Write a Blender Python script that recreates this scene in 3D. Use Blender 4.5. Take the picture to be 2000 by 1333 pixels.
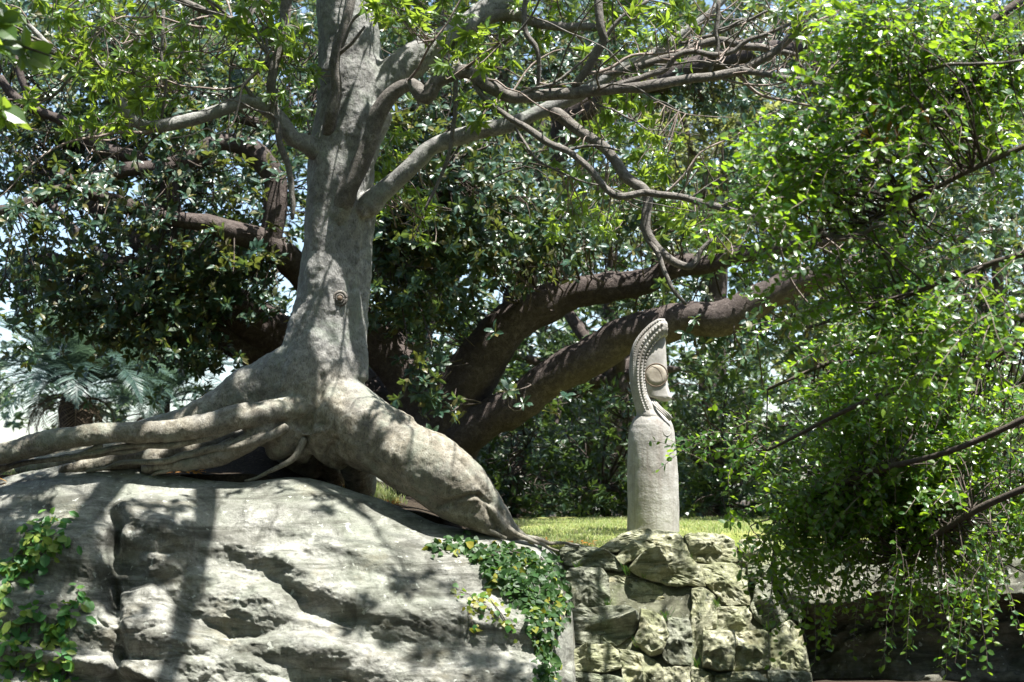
import bpy, bmesh, math, random
import numpy as np
from mathutils import Matrix, Vector, kdtree
random.seed(7)
rng = np.random.default_rng(11)
R = math.radians
scene = bpy.context.scene
for o in list(bpy.data.objects):
    bpy.data.objects.remove(o)
# ------------------------------------------------------------------ camera
PITCH, FPX, CAMZ = R(5.4), 3078.0, 1.6
cam_d = bpy.data.cameras.new('camera'); cam = bpy.data.objects.new('camera', cam_d)
scene.collection.objects.link(cam); scene.camera = cam
cam_d.sensor_width = 36; cam_d.lens = 36*FPX/2000
cam_d.clip_start = .1; cam_d.clip_end = 2000
cam.location = (0, 0, CAMZ); cam.rotation_euler = (math.pi/2+PITCH, 0, 0)
cam_d.dof.use_dof = True; cam_d.dof.focus_distance = 13.3; cam_d.dof.aperture_fstop = 2.4
# ------------------------------------------------------------------ sky and sun
SUN = np.array([.28, -.20, .93]); SUN /= np.linalg.norm(SUN)
world = bpy.data.worlds.new('World'); scene.world = world; world.use_nodes = True
nt = world.node_tree; bg = nt.nodes['Background']
sky = nt.nodes.new('ShaderNodeTexSky'); sky.sky_type = 'NISHITA'; sky.sun_disc = False
sky.sun_elevation = math.asin(SUN[2]); sky.sun_rotation = math.atan2(SUN[0], SUN[1])
sky.dust_density = 1.2; sky.air_density = 1.0
nt.links.new(sky.outputs[0], bg.inputs[0]); bg.inputs[1].default_value = .08
sd = bpy.data.lights.new('sun', 'SUN'); sun = bpy.data.objects.new('sun', sd)
scene.collection.objects.link(sun)
sd.energy = 5.0; sd.angle = R(.55); sd.color = (1, .975, .93)
sun.rotation_euler = Vector(SUN).to_track_quat('Z', 'Y').to_euler(); sun.location = (3, 5, 20)
vs = scene.view_settings
vs.view_transform = 'Standard'; vs.look = 'None'; vs.gamma = 1; vs.exposure = 1.88; vs.use_curve_mapping = False
cy = scene.cycles
cy.max_bounces = 5; cy.diffuse_bounces = 2; cy.glossy_bounces = 2; cy.transmission_bounces = 3; cy.transparent_max_bounces = 4
cy.sample_clamp_indirect = 4; cy.use_denoising = True
cy.caustics_reflective = False; cy.caustics_refractive = False
try: cy.denoiser = 'OPENIMAGEDENOISE'; cy.denoising_input_passes = 'RGB_ALBEDO_NORMAL'; cy.denoising_prefilter = 'ACCURATE'
except Exception: pass

# ------------------------------------------------------------------ helpers
FW = np.array([0, math.cos(PITCH), math.sin(PITCH)]); UP = np.array([0, -math.sin(PITCH), math.cos(PITCH)])
CAM = np.array([0, 0, CAMZ])
def P(px, py, Y):
    px = np.asarray(px, float); py = np.asarray(py, float); Y = np.asarray(Y, float)
    u = (px-1000)/FPX; v = -(py-666.5)/FPX
    dy = FW[1]+v*UP[1]; dz = FW[2]+v*UP[2]; t = Y/dy
    return np.stack(np.broadcast_arrays(u*t, Y, CAMZ+dz*t), -1)
def project(p):
    q = np.asarray(p)-CAM; d = q@FW
    return 1000+FPX*q[..., 0]/d, 666.5-FPX*(q@UP)/d, d
def pxm(Y): return Y/FPX
def nrm(a): return a/np.maximum(np.linalg.norm(a, axis=-1, keepdims=True), 1e-9)
def sm(a, b, x): t = np.clip((np.asarray(x, float)-a)/(b-a), 0, 1); return t*t*(3-2*t)
def _h(i, j, k):
    n = (i*374761393+j*668265263+k*2147483647) & 0xffffffff
    n = ((n ^ (n >> 13))*1274126177) & 0xffffffff
    return ((n ^ (n >> 16)) & 0xffff)/65535.0
def noise(x, y=0, z=0):
    x, y, z = np.broadcast_arrays(np.asarray(x, float), np.asarray(y, float), np.asarray(z, float))
    i, j, k = [np.floor(a).astype(np.int64) for a in (x, y, z)]
    f, g, h = x-i, y-j, z-k
    f, g, h = [a*a*(3-2*a) for a in (f, g, h)]
    r = 0
    for a in (0, 1):
        for b in (0, 1):
            for c in (0, 1):
                r = r+_h(i+a, j+b, k+c)*(f if a else 1-f)*(g if b else 1-g)*(h if c else 1-h)
    return r*2-1
def fbm(x, y=0, z=0, o=4):
    r, a, s = 0, 1., 0
    for q in range(o):
        r = r+a*noise(np.asarray(x)*2**q+q*17.3, np.asarray(y)*2**q+q*5.1, np.asarray(z)*2**q+q*9.7); s += a; a *= .5
    return r/s
col = scene.collection
def mesh_np(name, verts, faces=None, loops=None, counts=None, mat=None, smooth=True):
    me = bpy.data.meshes.new(name)
    verts = np.asarray(verts, np.float32).reshape(-1, 3)
    if faces is not None:
        faces = np.asarray(faces); loops = faces.ravel(); counts = np.full(len(faces), faces.shape[1])
    loops = np.asarray(loops, np.int32); counts = np.asarray(counts, np.int32)
    me.vertices.add(len(verts)); me.vertices.foreach_set('co', verts.ravel())
    me.loops.add(len(loops)); me.loops.foreach_set('vertex_index', loops)
    me.polygons.add(len(counts))
    st = np.concatenate([[0], np.cumsum(counts)[:-1]]).astype(np.int32)
    me.polygons.foreach_set('loop_start', st)
    me.update(calc_edges=True)
    me.polygons.foreach_set('use_smooth', np.full(len(counts), smooth))
    if mat: me.materials.append(mat)
    me.validate(); me.update()
    return me
def obj(name, me, parent=None, kind=None, label=None, cat=None, group=None):
    o = bpy.data.objects.new(name, me); col.objects.link(o)
    if parent is not None:
        o.parent = parent; o.matrix_parent_inverse = Matrix.Translation(-parent.location)
    tag(o, label, cat, group, kind)
    return o
def tag(o, label=None, cat=None, group=None, kind=None):
    if label: o['label'] = label
    if cat: o['category'] = cat
    if group: o['group'] = group
    if kind: o['kind'] = kind
    return o
def thing(name, loc, label, cat, group=None):
    o = bpy.data.objects.new(name, None); col.objects.link(o); o.location = tuple(float(v) for v in loc)
    o.empty_display_size = .2
    return tag(o, label, cat, group)
class MB:                       # collects pieces of ONE mesh
    def __init__(s): s.v = []; s.l = []; s.c = []; s.n = 0
    def add(s, v, f):
        v = np.asarray(v, float)
        s.v.append(v)
        for q in f: s.l.extend([int(i)+s.n for i in q]); s.c.append(len(q))
        s.n += len(v)
    def addq(s, v, f):
        f = np.asarray(f); s.v.append(np.asarray(v, float)); s.l.extend((f+s.n).ravel().tolist()); s.c.extend([f.shape[1]]*len(f)); s.n += len(v)
    def mesh(s, name, mat, smooth=True):
        return mesh_np(name, np.concatenate(s.v), loops=s.l, counts=s.c, mat=mat, smooth=smooth)
def catmull(pts, step):
    pts = np.asarray(pts, float)
    if len(pts) == 2: pts = np.stack([pts[0], pts.mean(0), pts[1]])
    e = np.concatenate([[2*pts[0]-pts[1]], pts, [2*pts[-1]-pts[-2]]]); out = []
    for i in range(1, len(e)-2):
        L = np.linalg.norm(e[i+1, :3]-e[i, :3]); n = max(2, int(L/step))
        t = np.linspace(0, 1, n, endpoint=False)[:, None]
        a, b, c, d = e[i-1], e[i], e[i+1], e[i+2]
        out.append(.5*((2*b)+(-a+c)*t+(2*a-5*b+4*c-d)*t*t+(-a+3*b-3*c+d)*t**3))
    out.append(pts[-1:]); return np.concatenate(out)
def tube_raw(path, k=10, rough=0., seed=0., cap=True):
    """path (N,4): x y z radius -> verts, quads"""
    p = path[:, :3]; r = path[:, 3]; n = len(p)
    t = nrm(np.gradient(p, axis=0)); ref = np.array([.31, -.9, .28]) if abs(t[0, 1]) < .9 else np.array([1., 0, .1])
    u = np.zeros((n, 3)); a = nrm(ref-t[0]*(ref@t[0]))
    for i in range(n):
        a = nrm(a-t[i]*(a@t[i])); u[i] = a
    w = np.cross(t, u); th = np.linspace(0, 2*np.pi, k, endpoint=False)
    ring = u[:, None]*np.cos(th)[None, :, None]+w[:, None]*np.sin(th)[None, :, None]
    rr = np.repeat(r[:, None], k, 1)
    if rough:
        q = p[:, None]+ring*rr[..., None]
        rr = rr*(1+rough*fbm(q[..., 0]*7+seed, q[..., 1]*7, q[..., 2]*7, 3))
    v = (p[:, None]+ring*rr[..., None]).reshape(-1, 3)
    i = np.arange(n-1)[:, None]*k; j = np.arange(k)[None]; j2 = (j+1) % k
    f = np.stack([i+j, i+j2, i+k+j2, i+k+j], -1).reshape(-1, 4)
    if cap:
        v = np.concatenate([v, p[:1]-t[:1]*r[0]*.5, p[-1:]+t[-1:]*r[-1]*.8]); c0, c1 = len(v)-2, len(v)-1
        e = np.arange(k); e2 = (e+1) % k
        f = np.concatenate([f, np.stack([e2, e, np.full(k, c0), np.full(k, c0)], -1), np.stack([(n-1)*k+e, (n-1)*k+e2, np.full(k, c1), np.full(k, c1)], -1)])
    return v, f
def add_tube(mb, path, k=10, rough=0., seed=0.):
    v, f = tube_raw(path, k, rough, seed)
    tri = f[:, 2] == f[:, 3]
    mb.addq(v, f[~tri]); base = mb.n-len(v)
    for q in f[tri]: mb.l.extend([int(i)+base for i in q[:3]]); mb.c.append(3)
def ppath(pts, Y=None, step=.05):
    """pixel polyline (px,py,width[,Y]) -> world path with radius"""
    out = []
    for q in pts:
        y = q[3] if len(q) > 3 else Y
        w = P(q[0], q[1], y); out.append([*w, q[2]*.5*np.linalg.norm(w-CAM)/FPX])
    return catmull(out, step)

# ------------------------------------------------------------------ materials
def newmat(name):
    m = bpy.data.materials.new(name); m.use_nodes = True; t = m.node_tree
    for n in list(t.nodes): t.nodes.remove(n)
    return m, t
def N(t, typ, **kw):
    n = t.nodes.new(typ)
    for k, v in kw.items():
        if k.startswith('i_'):
            key = k[2:]; key = int(key) if key.isdigit() else key
            n.inputs[key].default_value = v
        else: setattr(n, k, v)
    return n
def ramp(t, fac, stops):
    r = t.nodes.new('ShaderNodeValToRGB'); e = r.color_ramp.elements
    while len(e) < len(stops): e.new(.5)
    for q, (p, c) in zip(e, stops):
        q.position = p; q.color = (*c, 1) if len(c) == 3 else c
    t.links.new(fac, r.inputs[0]); return r.outputs[0]
def tex(t, co, scale, detail=5, rough=.55, dist=0., stretch=None):
    v = co
    if stretch:
        mp = N(t, 'ShaderNodeMapping'); mp.inputs['Scale'].default_value = stretch; t.links.new(co, mp.inputs[0]); v = mp.outputs[0]
    n = N(t, 'ShaderNodeTexNoise'); n.inputs['Scale'].default_value = scale; n.inputs['Detail'].default_value = detail
    n.inputs['Roughness'].default_value = rough; n.inputs['Distortion'].default_value = dist
    t.links.new(v, n.inputs['Vector']); return n.outputs[0]
def mixc(t, fac, a, b, mode='MIX'):
    n = N(t, 'ShaderNodeMix', data_type='RGBA', blend_type=mode)
    for s, v in ((n.inputs[0], fac), (n.inputs[6], a), (n.inputs[7], b)):
        if hasattr(v, 'is_linked'): t.links.new(v, s)
        else: s.default_value = v if not isinstance(v, tuple) else ((*v, 1) if len(v) == 3 else v)
    return n.outputs[2]
def mathn(t, op, a, b=0.):
    n = N(t, 'ShaderNodeMath', operation=op)
    for s, v in ((n.inputs[0], a), (n.inputs[1], b)):
        if hasattr(v, 'is_linked'): t.links.new(v, s)
        else: s.default_value = v
    return n.outputs[0]
def finish(t, color, rough, bumps=(), spec=.3):
    b = N(t, 'ShaderNodeBsdfPrincipled'); o = N(t, 'ShaderNodeOutputMaterial')
    if hasattr(color, 'is_linked'): t.links.new(color, b.inputs['Base Color'])
    else: b.inputs['Base Color'].default_value = (*color, 1)
    if hasattr(rough, 'is_linked'): t.links.new(rough, b.inputs['Roughness'])
    else: b.inputs['Roughness'].default_value = rough
    b.inputs['Specular IOR Level'].default_value = spec
    last = None
    for h, st, d in bumps:
        q = N(t, 'ShaderNodeBump'); q.inputs['Strength'].default_value = st; q.inputs['Distance'].default_value = d
        t.links.new(h, q.inputs['Height'])
        if last: t.links.new(last, q.inputs['Normal'])
        last = q.outputs[0]
    if last: t.links.new(last, b.inputs['Normal'])
    t.links.new(b.outputs[0], o.inputs[0])
def wpos(t): return N(t, 'ShaderNodeNewGeometry').outputs['Position']

def mat_bark(name, c0, c1, c2, speck=(.06, .055, .045), scale=1., green=None, bump=.5, pitk=.75, st=(1, 1, .6), low=None):
    m, t = newmat(name); co = wpos(t)
    big = tex(t, co, 2.2*scale, 4, .6); mid = tex(t, co, 14*scale, 6, .65, .4); fine = tex(t, co, 90*scale, 4, .6, 0, st)
    c = ramp(t, mid, [(.3, c0), (.52, c1), (.72, c2)])
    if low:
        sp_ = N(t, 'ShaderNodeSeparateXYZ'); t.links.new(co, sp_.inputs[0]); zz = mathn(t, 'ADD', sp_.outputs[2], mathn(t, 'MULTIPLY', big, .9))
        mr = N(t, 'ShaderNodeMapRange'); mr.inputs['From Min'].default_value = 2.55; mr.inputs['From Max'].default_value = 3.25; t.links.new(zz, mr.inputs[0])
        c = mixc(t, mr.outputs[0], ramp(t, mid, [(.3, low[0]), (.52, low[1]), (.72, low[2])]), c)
    c = mixc(t, ramp(t, big, [(.38, (0, 0, 0)), (.65, (1, 1, 1))]), c, mixc(t, .55, c, c0))
    pit = ramp(t, fine, [(.36, (1, 1, 1)), (.48, (0, 0, 0))])
    c = mixc(t, mathn(t, 'MULTIPLY', pit, pitk), c, speck)
    if green:
        g = ramp(t, tex(t, co, 3.1*scale, 5, .7, .6), [(.5, (0, 0, 0)), (.68, (1, 1, 1))])
        c = mixc(t, mathn(t, 'MULTIPLY', g, .6), c, green)
    finish(t, c, .85, [(mid, bump, .02), (fine, bump*1.2, .008)], .2); return m
def mat_rock(name, c0, c1, c2, green, stain=(.09, .085, .07), pits=True, sc=1.):
    m, t = newmat(name); co = wpos(t)
    big = tex(t, co, 1.3*sc, 5, .65, .8); mid = tex(t, co, 7*sc, 8, .7, .5); fine = tex(t, co, 60*sc, 8, .75)
    stain_and_shade = tex(t, co, 3.5*sc, 7, .7, .9, (.35, .5, 2.2))
    c = ramp(t, mid, [(.28, c0), (.5, c1), (.7, c2)])
    c = mixc(t, mathn(t, 'MULTIPLY', ramp(t, big, [(.42, (0, 0, 0)), (.62, (1, 1, 1))]), .55), c, green)
    c = mixc(t, mathn(t, 'MULTIPLY', ramp(t, stain_and_shade, [(.44, (0, 0, 0)), (.62, (1, 1, 1))]), .8), c, stain)  # weathering stain, strengthened so its colour also stands in for grazing shade
    run = ramp(t, tex(t, co, 4*sc, 5, .6, .2, (2.2, 1.2, .22)), [(.56, (0, 0, 0)), (.68, (1, 1, 1))])
    c = mixc(t, mathn(t, 'MULTIPLY', run, .62), c, stain)
    warm = ramp(t, tex(t, co, 2.1*sc, 4, .6, .5), [(.56, (0, 0, 0)), (.7, (1, 1, 1))]); c = mixc(t, mathn(t, 'MULTIPLY', warm, .25), c, (c1[0]*1.05, c1[1]*.9, c1[2]*.62))
    lich = ramp(t, tex(t, co, 16*sc, 3, .5), [(.66, (0, 0, 0)), (.70, (1, 1, 1))])
    c = mixc(t, mathn(t, 'MULTIPLY', lich, .5), c, (.55, .57, .5))
    c = mixc(t, mathn(t, 'MULTIPLY', ramp(t, fine, [(.34, (1, 1, 1)), (.47, (0, 0, 0))]), .6), c, (.07, .068, .055))
    finish(t, c, .9, [(mid, .7, .04), (fine, .9, .014)], .15); return m
def mat_leaf(name, cols, trans, tf=.4, rough=.38, spec=.5, under=None):
    m, t = newmat(name)
    g = N(t, 'ShaderNodeNewGeometry'); oi = N(t, 'ShaderNodeObjectInfo')
    rnd = mathn(t, 'FRACT', mathn(t, 'ADD', g.outputs['Random Per Island'], oi.outputs['Random']))
    n = len(cols); c = ramp(t, rnd, [((i+.5)/n, q) for i, q in enumerate(cols)])
    blot = tex(t, g.outputs['Position'], 30, 3)
    c = mixc(t, mathn(t, 'MULTIPLY', blot, .35), c, mixc(t, .6, c, (.02, .03, .01)))
    if under:
        c = mixc(t, mathn(t, 'MULTIPLY', g.outputs['Backfacing'], .6), c, under)
    b = N(t, 'ShaderNodeBsdfPrincipled'); b.inputs['Roughness'].default_value = rough; b.inputs['Specular IOR Level'].default_value = spec
    t.links.new(c, b.inputs['Base Color'])
    tr = N(t, 'ShaderNodeBsdfTranslucent'); tc = mixc(t, .55, mixc(t, 1., c, (2.5, 2.5, 1.6), 'MULTIPLY'), trans); t.links.new(tc, tr.inputs[0])
    mx = N(t, 'ShaderNodeMixShader'); mx.inputs[0].default_value = tf
    t.links.new(b.outputs[0], mx.inputs[1]); t.links.new(tr.outputs[0], mx.inputs[2])
    o = N(t, 'ShaderNodeOutputMaterial'); t.links.new(mx.outputs[0], o.inputs[0]); return m

M = {}
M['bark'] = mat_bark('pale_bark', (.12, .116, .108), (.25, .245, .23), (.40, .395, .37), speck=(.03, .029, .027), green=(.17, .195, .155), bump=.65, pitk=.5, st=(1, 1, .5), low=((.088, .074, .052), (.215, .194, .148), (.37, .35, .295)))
M['root'] = mat_bark('root_bark', (.085, .075, .058), (.20, .187, .155), (.36, .35, .315), speck=(.06, .05, .035), green=(.17, .165, .10), bump=.45, pitk=.38, st=(.8, .8, 1.))
M['limb'] = mat_bark('limb_bark', (.085, .075, .066), (.17, .155, .138), (.29, .27, .24), scale=1.5, bump=.8)
M['fig'] = mat_bark('fig_bark', (.045, .035, .031), (.085, .068, .060), (.155, .13, .117), speck=(.022, .018, .016), scale=1.1, bump=1.)
M['twig'] = mat_bark('twig_bark', (.16, .12, .10), (.27, .22, .19), (.38, .33, .29), scale=2.)
M['darktwig'] = mat_bark('dark_twig_bark', (.05, .04, .033), (.09, .072, .06), (.15, .125, .105), scale=2.)
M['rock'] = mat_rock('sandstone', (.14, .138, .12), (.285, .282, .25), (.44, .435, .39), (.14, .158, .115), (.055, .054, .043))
M['darkrock'] = mat_rock('shade_darkened_rock', (.08, .077, .06), (.15, .145, .115), (.27, .265, .215), (.05, .065, .035), (.035, .034, .025))  # right boulder's rock, colour darkened to stand in for shade
M['stone'] = mat_rock('wall_stone', (.25, .24, .155), (.42, .41, .29), (.59, .58, .45), (.19, .22, .08), (.085, .09, .045), sc=2.1)
M['stone2'] = mat_rock('wall_stone_grey', (.16, .165, .125), (.28, .285, .22), (.42, .425, .345), (.12, .155, .07), (.06, .065, .04), sc=2.3)
M['fig_leaf'] = mat_leaf('fig_leaf', [(.024, .060, .040), (.038, .085, .050), (.020, .052, .042), (.070, .115, .045), (.030, .072, .052), (.12, .10, .03), (.034, .078, .05)], (.28, .38, .04), .25, .36, .48, (.10, .072, .03))
M['tree_leaf'] = mat_leaf('lance_leaf', [(.040, .095, .014), (.070, .145, .018), (.120, .205, .026), (.045, .085, .022)], (.46, .58, .05), .42, .36, .6)
M['shrub_leaf'] = mat_leaf('oval_leaf', [(.020, .075, .010), (.038, .115, .012), (.075, .17, .016), (.016, .055, .016), (.13, .20, .022), (.028, .09, .02)], (.42, .62, .02), .45, .32, .7)
M['back_leaf'] = mat_leaf('far_leaf', [(.035, .07, .025), (.06, .11, .03), (.10, .14, .045), (.04, .085, .04)], (.30, .38, .07), .35, .45, .4)
M['pale_leaf'] = mat_leaf('pale_far_leaf', [(.12, .15, .05), (.17, .19, .07), (.10, .14, .05)], (.5, .5, .15), .4, .5, .4)
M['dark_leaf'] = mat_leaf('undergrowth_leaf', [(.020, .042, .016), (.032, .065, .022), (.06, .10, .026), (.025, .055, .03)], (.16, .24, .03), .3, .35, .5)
M['creeper_leaf'] = mat_leaf('creeper_leaf', [(.035, .13, .035), (.055, .17, .035), (.10, .21, .035), (.22, .28, .05)], (.25, .45, .05), .3, .5, .35)
M['ivy_leaf'] = mat_leaf('ivy_leaf', [(.016, .048, .012), (.025, .072, .016), (.045, .10, .02), (.022, .056, .015)], (.15, .3, .03), .25, .5, .3)
M['ivy_yellow'] = mat_leaf('ivy_leaf_yellow', [(.20, .23, .03), (.32, .27, .03), (.15, .2, .04)], (.5, .5, .05), .35, .45, .4)
M['dry_leaf'] = mat_leaf('dry_leaf', [(.26, .11, .035), (.36, .17, .055), (.18, .09, .04), (.40, .24, .10)], (.9, .42, .08), .42, .6, .2)
M['grass'] = mat_leaf('grass_blade', [(.17, .25, .07), (.25, .31, .12), (.38, .38, .24), (.13, .21, .055), (.36, .32, .21)], (.48, .56, .2), .38, .5, .3)
M['palm_leaf'] = mat_leaf('palm_leaflet', [(.028, .062, .056), (.042, .085, .072), (.07, .12, .095)], (.20, .31, .18), .25, .45, .5)
M['dead_frond'] = mat_leaf('dead_frond', [(.13, .095, .065), (.2, .15, .10)], (.3, .2, .1), .2, .7, .2)
def mat_soil():
    m, t = newmat('soil_and_turf'); co = wpos(t)
    a = tex(t, co, 5, 6, .7); b = tex(t, co, 40, 5, .7)
    c = ramp(t, b, [(.3, (.018, .014, .010)), (.55, (.040, .031, .022)), (.75, (.085, .065, .045))])
    g = ramp(t, a, [(.35, (.14, .18, .04)), (.6, (.27, .27, .10)), (.8, (.42, .35, .22))])
    sep = N(t, 'ShaderNodeSeparateXYZ'); t.links.new(co, sep.inputs[0])
    # turf from x>0.05 on, bare soil under the tree and down in front
    k = mathn(t, 'MULTIPLY', mathn(t, 'GREATER_THAN', mathn(t, 'ADD', sep.outputs[0], mathn(t, 'MULTIPLY', a, .5)), .35), mathn(t, 'GREATER_THAN', sep.outputs[2], .95))
    c = mixc(t, k, c, g); finish(t, c, .95, [(b, .8, .03)], .1); return m
M['soil'] = mat_soil()
def mat_statue():
    m, t = newmat('carved_sandstone'); co = wpos(t)
    a = tex(t, co, 6, 6, .65); f = tex(t, co, 60, 5, .7); st = tex(t, co, 5, 5, .6, .1, (3, 3, .25))
    c = ramp(t, a, [(.3, (.20, .19, .172)), (.55, (.325, .313, .288)), (.75, (.43, .42, .395))])
    c = mixc(t, mathn(t, 'MULTIPLY', ramp(t, st, [(.48, (0, 0, 0)), (.66, (1, 1, 1))]), .65), c, (.17, .145, .125))
    c = mixc(t, mathn(t, 'MULTIPLY', ramp(t, f, [(.35, (1, 1, 1)), (.46, (0, 0, 0))]), .5), c, (.2, .18, .15))
    finish(t, c, .88, [(a, .5, .03), (f, .5, .008)], .2); return m
M['statue'] = mat_statue()  
def mat_plain(name, c, c2, sc=20, rough=.85):
    m, t = newmat(name); a = tex(t, wpos(t), sc, 5, .65)
    finish(t, ramp(t, a, [(.35, c), (.65, c2)]), rough, [(a, .4, .01)], .2); return m
M['face'] = mat_plain('smoothed_sandstone', (.25, .236, .215), (.36, .343, .318), 12)
M['eye'] = mat_plain('brown_stained_stone', (.25, .215, .17), (.35, .31, .255), 15)
M['groove'] = mat_plain('dark_groove', (.10, .075, .055), (.16, .12, .09))
M['mortar'] = mat_rock('packed_rubble', (.08, .08, .055), (.15, .15, .105), (.24, .24, .18), (.15, .18, .08), (.09, .09, .06), sc=2.)

# ------------------------------------------------------------------ leaf machinery
def leaf_template(kind):
    if kind == 'lance':   # 8 tris
        prof = [(.0, .0, 0), (.32, .15, .02), (.68, .12, -.03), (1., 0, -.16)]; fold = .04
    elif kind == 'oval':
        prof = [(.0, .0, 0), (.34, .28, .01), (.72, .25, -.03), (1., 0, -.08)]; fold = .05
    elif kind == 'fig':
        prof = [(.0, .0, 0), (.38, .19, .03), (.74, .17, .0), (1., 0, -.1)]; fold = .04
    elif kind == 'ivy':
        prof = [(.0, .0, 0), (.22, .40, .0), (.60, .30, -.02), (1., 0, -.08)]; fold = .03
    b, p1, p2, e = prof
    v = [(0, 0, 0), (-p1[1], p1[0], p1[2]+fold), (0, p1[0], p1[2]), (p1[1], p1[0], p1[2]+fold),
         (-p2[1], p2[0], p2[2]+fold), (0, p2[0], p2[2]), (p2[1], p2[0], p2[2]+fold), (0, 1, e[2])]
    f = [(0, 2, 1), (0, 3, 2), (1, 2, 5), (1, 5, 4), (2, 3, 6), (2, 6, 5), (4, 5, 7), (5, 6, 7)]
    return np.array(v), np.array(f)
def leaf_simple(w=.2, sag=-.12):
    v = np.array([(0, 0, 0), (-w, .5, .05), (0, .52, 0), (w, .5, .05), (0, 1, sag)]); f = np.array([(0, 2, 1), (0, 3, 2), (1, 2, 4), (2, 3, 4)]); return v, f
TPL = {k: leaf_template(k) for k in ('lance', 'oval', 'fig', 'ivy')}
TPL['far'] = leaf_simple(.2); TPL['farround'] = leaf_simple(.3)
class Leaves:
    def __init__(s): s.pos = []; s.rot = []; s.sc = []
    def add(s, pos, d, n, L):
        d = nrm(d); w = nrm(np.cross(d, n)); n = np.cross(w, d)
        s.pos.append(pos); s.rot.append(np.stack([w, d, n], -1)); s.sc.append(np.broadcast_to(L, (len(pos),)))
    def arrays(s): return np.concatenate(s.pos), np.concatenate(s.rot), np.concatenate(s.sc)
def leaf_mesh(name, tpl, pos, rot, sc, mat, smooth=False):
    v, f = TPL[tpl]; n = len(pos)
    w = (v*1.0)[None]*np.ones((n, 1, 1)); w[..., 0] *= rng.uniform(.8, 1.2, (n, 1))
    V = np.einsum('nij,nkj->nki', rot, w)*sc[:, None, None]+pos[:, None]
    F = f[None]+(np.arange(n)*len(v))[:, None, None]
    return mesh_np(name, V.reshape(-1, 3), F.reshape(-1, 3), mat=mat, smooth=smooth)
def add_leaves(root, L, tpl, mat, n_parts=300, part='leaf', mass='foliage', wins=None, cell=14):
    pos, rot, sc = L.arrays()
    keep = np.ones(len(pos), bool)
    if n_parts:
        cx = pos+rot[:, :, 1]*sc[:, None]*.5
        x, y, d = project(cx); face = np.abs(np.einsum('ni,ni->n', rot[:, :, 2], nrm(cx-CAM)))
        ok = (x > 8) & (x < 1992) & (y > 8) & (y < 1325)
        if wins is not None: ok &= wins(x, y)
        size = sc/d*FPX*(.3+face); idx = np.where(ok)[0]; idx = idx[np.argsort(d[idx])]
        seen = set(); cand = []
        for i in idx:
            k = (int(x[i]//cell), int(y[i]//cell))
            if k in seen: continue
            seen.add(k); cand.append(i)
        cand = np.array(cand, int)
        pick = cand[np.argsort(-size[cand])[:n_parts]]
        v, f = TPL[tpl]; me = [mesh_np(part, v*np.array([s, 1, 1]), f, mat=mat, smooth=False) for s in (.85, 1., 1.15)]
        for i in pick:
            o = obj(part, me[i % 3], root)
            m = np.eye(4); m[:3, :3] = rot[i]*sc[i]; m[:3, 3] = pos[i]
            o.matrix_basis = Matrix(m.tolist())
            keep[i] = False
    if keep.any():
        obj(mass, leaf_mesh(mass, tpl, pos[keep], rot[keep], sc[keep], mat), root, 'stuff')
def rosettes(L, c, axis, n, length, ang=(40, 85), droop=0., jit=.02):
    """c (K,3) cluster tips, axis (K,3)"""
    K = len(c); axis = nrm(axis)
    a = nrm(np.cross(axis, np.array([.3, .5, .81]))); b = np.cross(axis, a)
    for i in range(n):
        m = rng.random(K) < .92
        th = i*2.4+rng.uniform(-.4, .4, K)+rng.uniform(0, 6.28, K)*0+np.arange(K)*1.7
        ph = np.radians(rng.uniform(*ang, K))
        rad = a*np.cos(th)[:, None]+b*np.sin(th)[:, None]
        d = axis*np.cos(ph)[:, None]+rad*np.sin(ph)[:, None]
        d = d+np.array([0, 0, -1])*droop*rng.uniform(.5, 1.3, (K, 1))
        nn = axis*np.sin(ph)[:, None]-rad*np.cos(ph)[:, None]+rng.normal(0, .25, (K, 3))
        p = c-axis*rng.uniform(0, jit*3, (K, 1))
        L.add(p[m], d[m], nn[m], length*rng.uniform(.7, 1.2, K)[m])
def blobs(tab):
    """(px,py,rx,ry,Y0,Y1,n) -> (N,3) random points in the volumes"""
    out = []
    for px, py, rx, ry, Y0, Y1, n in tab:
        r = np.sqrt(rng.random(n)); th = rng.uniform(0, 6.283, n); Y = rng.uniform(Y0, Y1, n)
        q = P(px+rx*r*np.cos(th), py+ry*r*np.sin(th), Y)
        out.append(q)
    return np.concatenate(out)
def sunny(q, p=.75):      # thins clusters that would shade the wall, the statue or the trunk face
    def land(z): return q-SUN*((q[:, 2]-z)/SUN[2])[:, None]
    a, b, c, e = land(.8), land(2.1), land(3.4), land(1.5)
    bad = (a[:, 0] > .15) & (a[:, 0] < 2.3) & (a[:, 1] > 12.0) & (a[:, 1] < 13.9)
    bad |= (np.abs(b[:, 0]-1.36) < .35) & (np.abs(b[:, 1]-15) < .4)
    bad |= (np.abs(c[:, 0]+1.5) < .5) & (np.abs(c[:, 1]-13.1) < .35) & (q[:, 2] > 3.6)
    bad |= (np.abs(e[:, 0]+.75) < .5) & (np.abs(e[:, 1]-12.9) < .3) & (q[:, 2] > 3)
    g = land(2.0); bad |= (g[:, 0] > 1.7) & (g[:, 0] < 3.6) & (g[:, 1] > 10.7) & (g[:, 1] < 12.3) & (q[:, 2] > 4.2)
    return q[~(bad & (rng.random(len(q)) < p))]
def clumped(tab, f=1.7, sc=1.1, thr=-.12):
    q = blobs([(*t[:6], int(t[6]*f)) for t in tab]); k = noise(q[:, 0]*sc+31, q[:, 1]*sc, q[:, 2]*sc)+.4*noise(q[:, 0]*sc*2.3, q[:, 1]*sc*2.3, q[:, 2]*sc*2.3+7)
    return q[k > thr]
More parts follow.
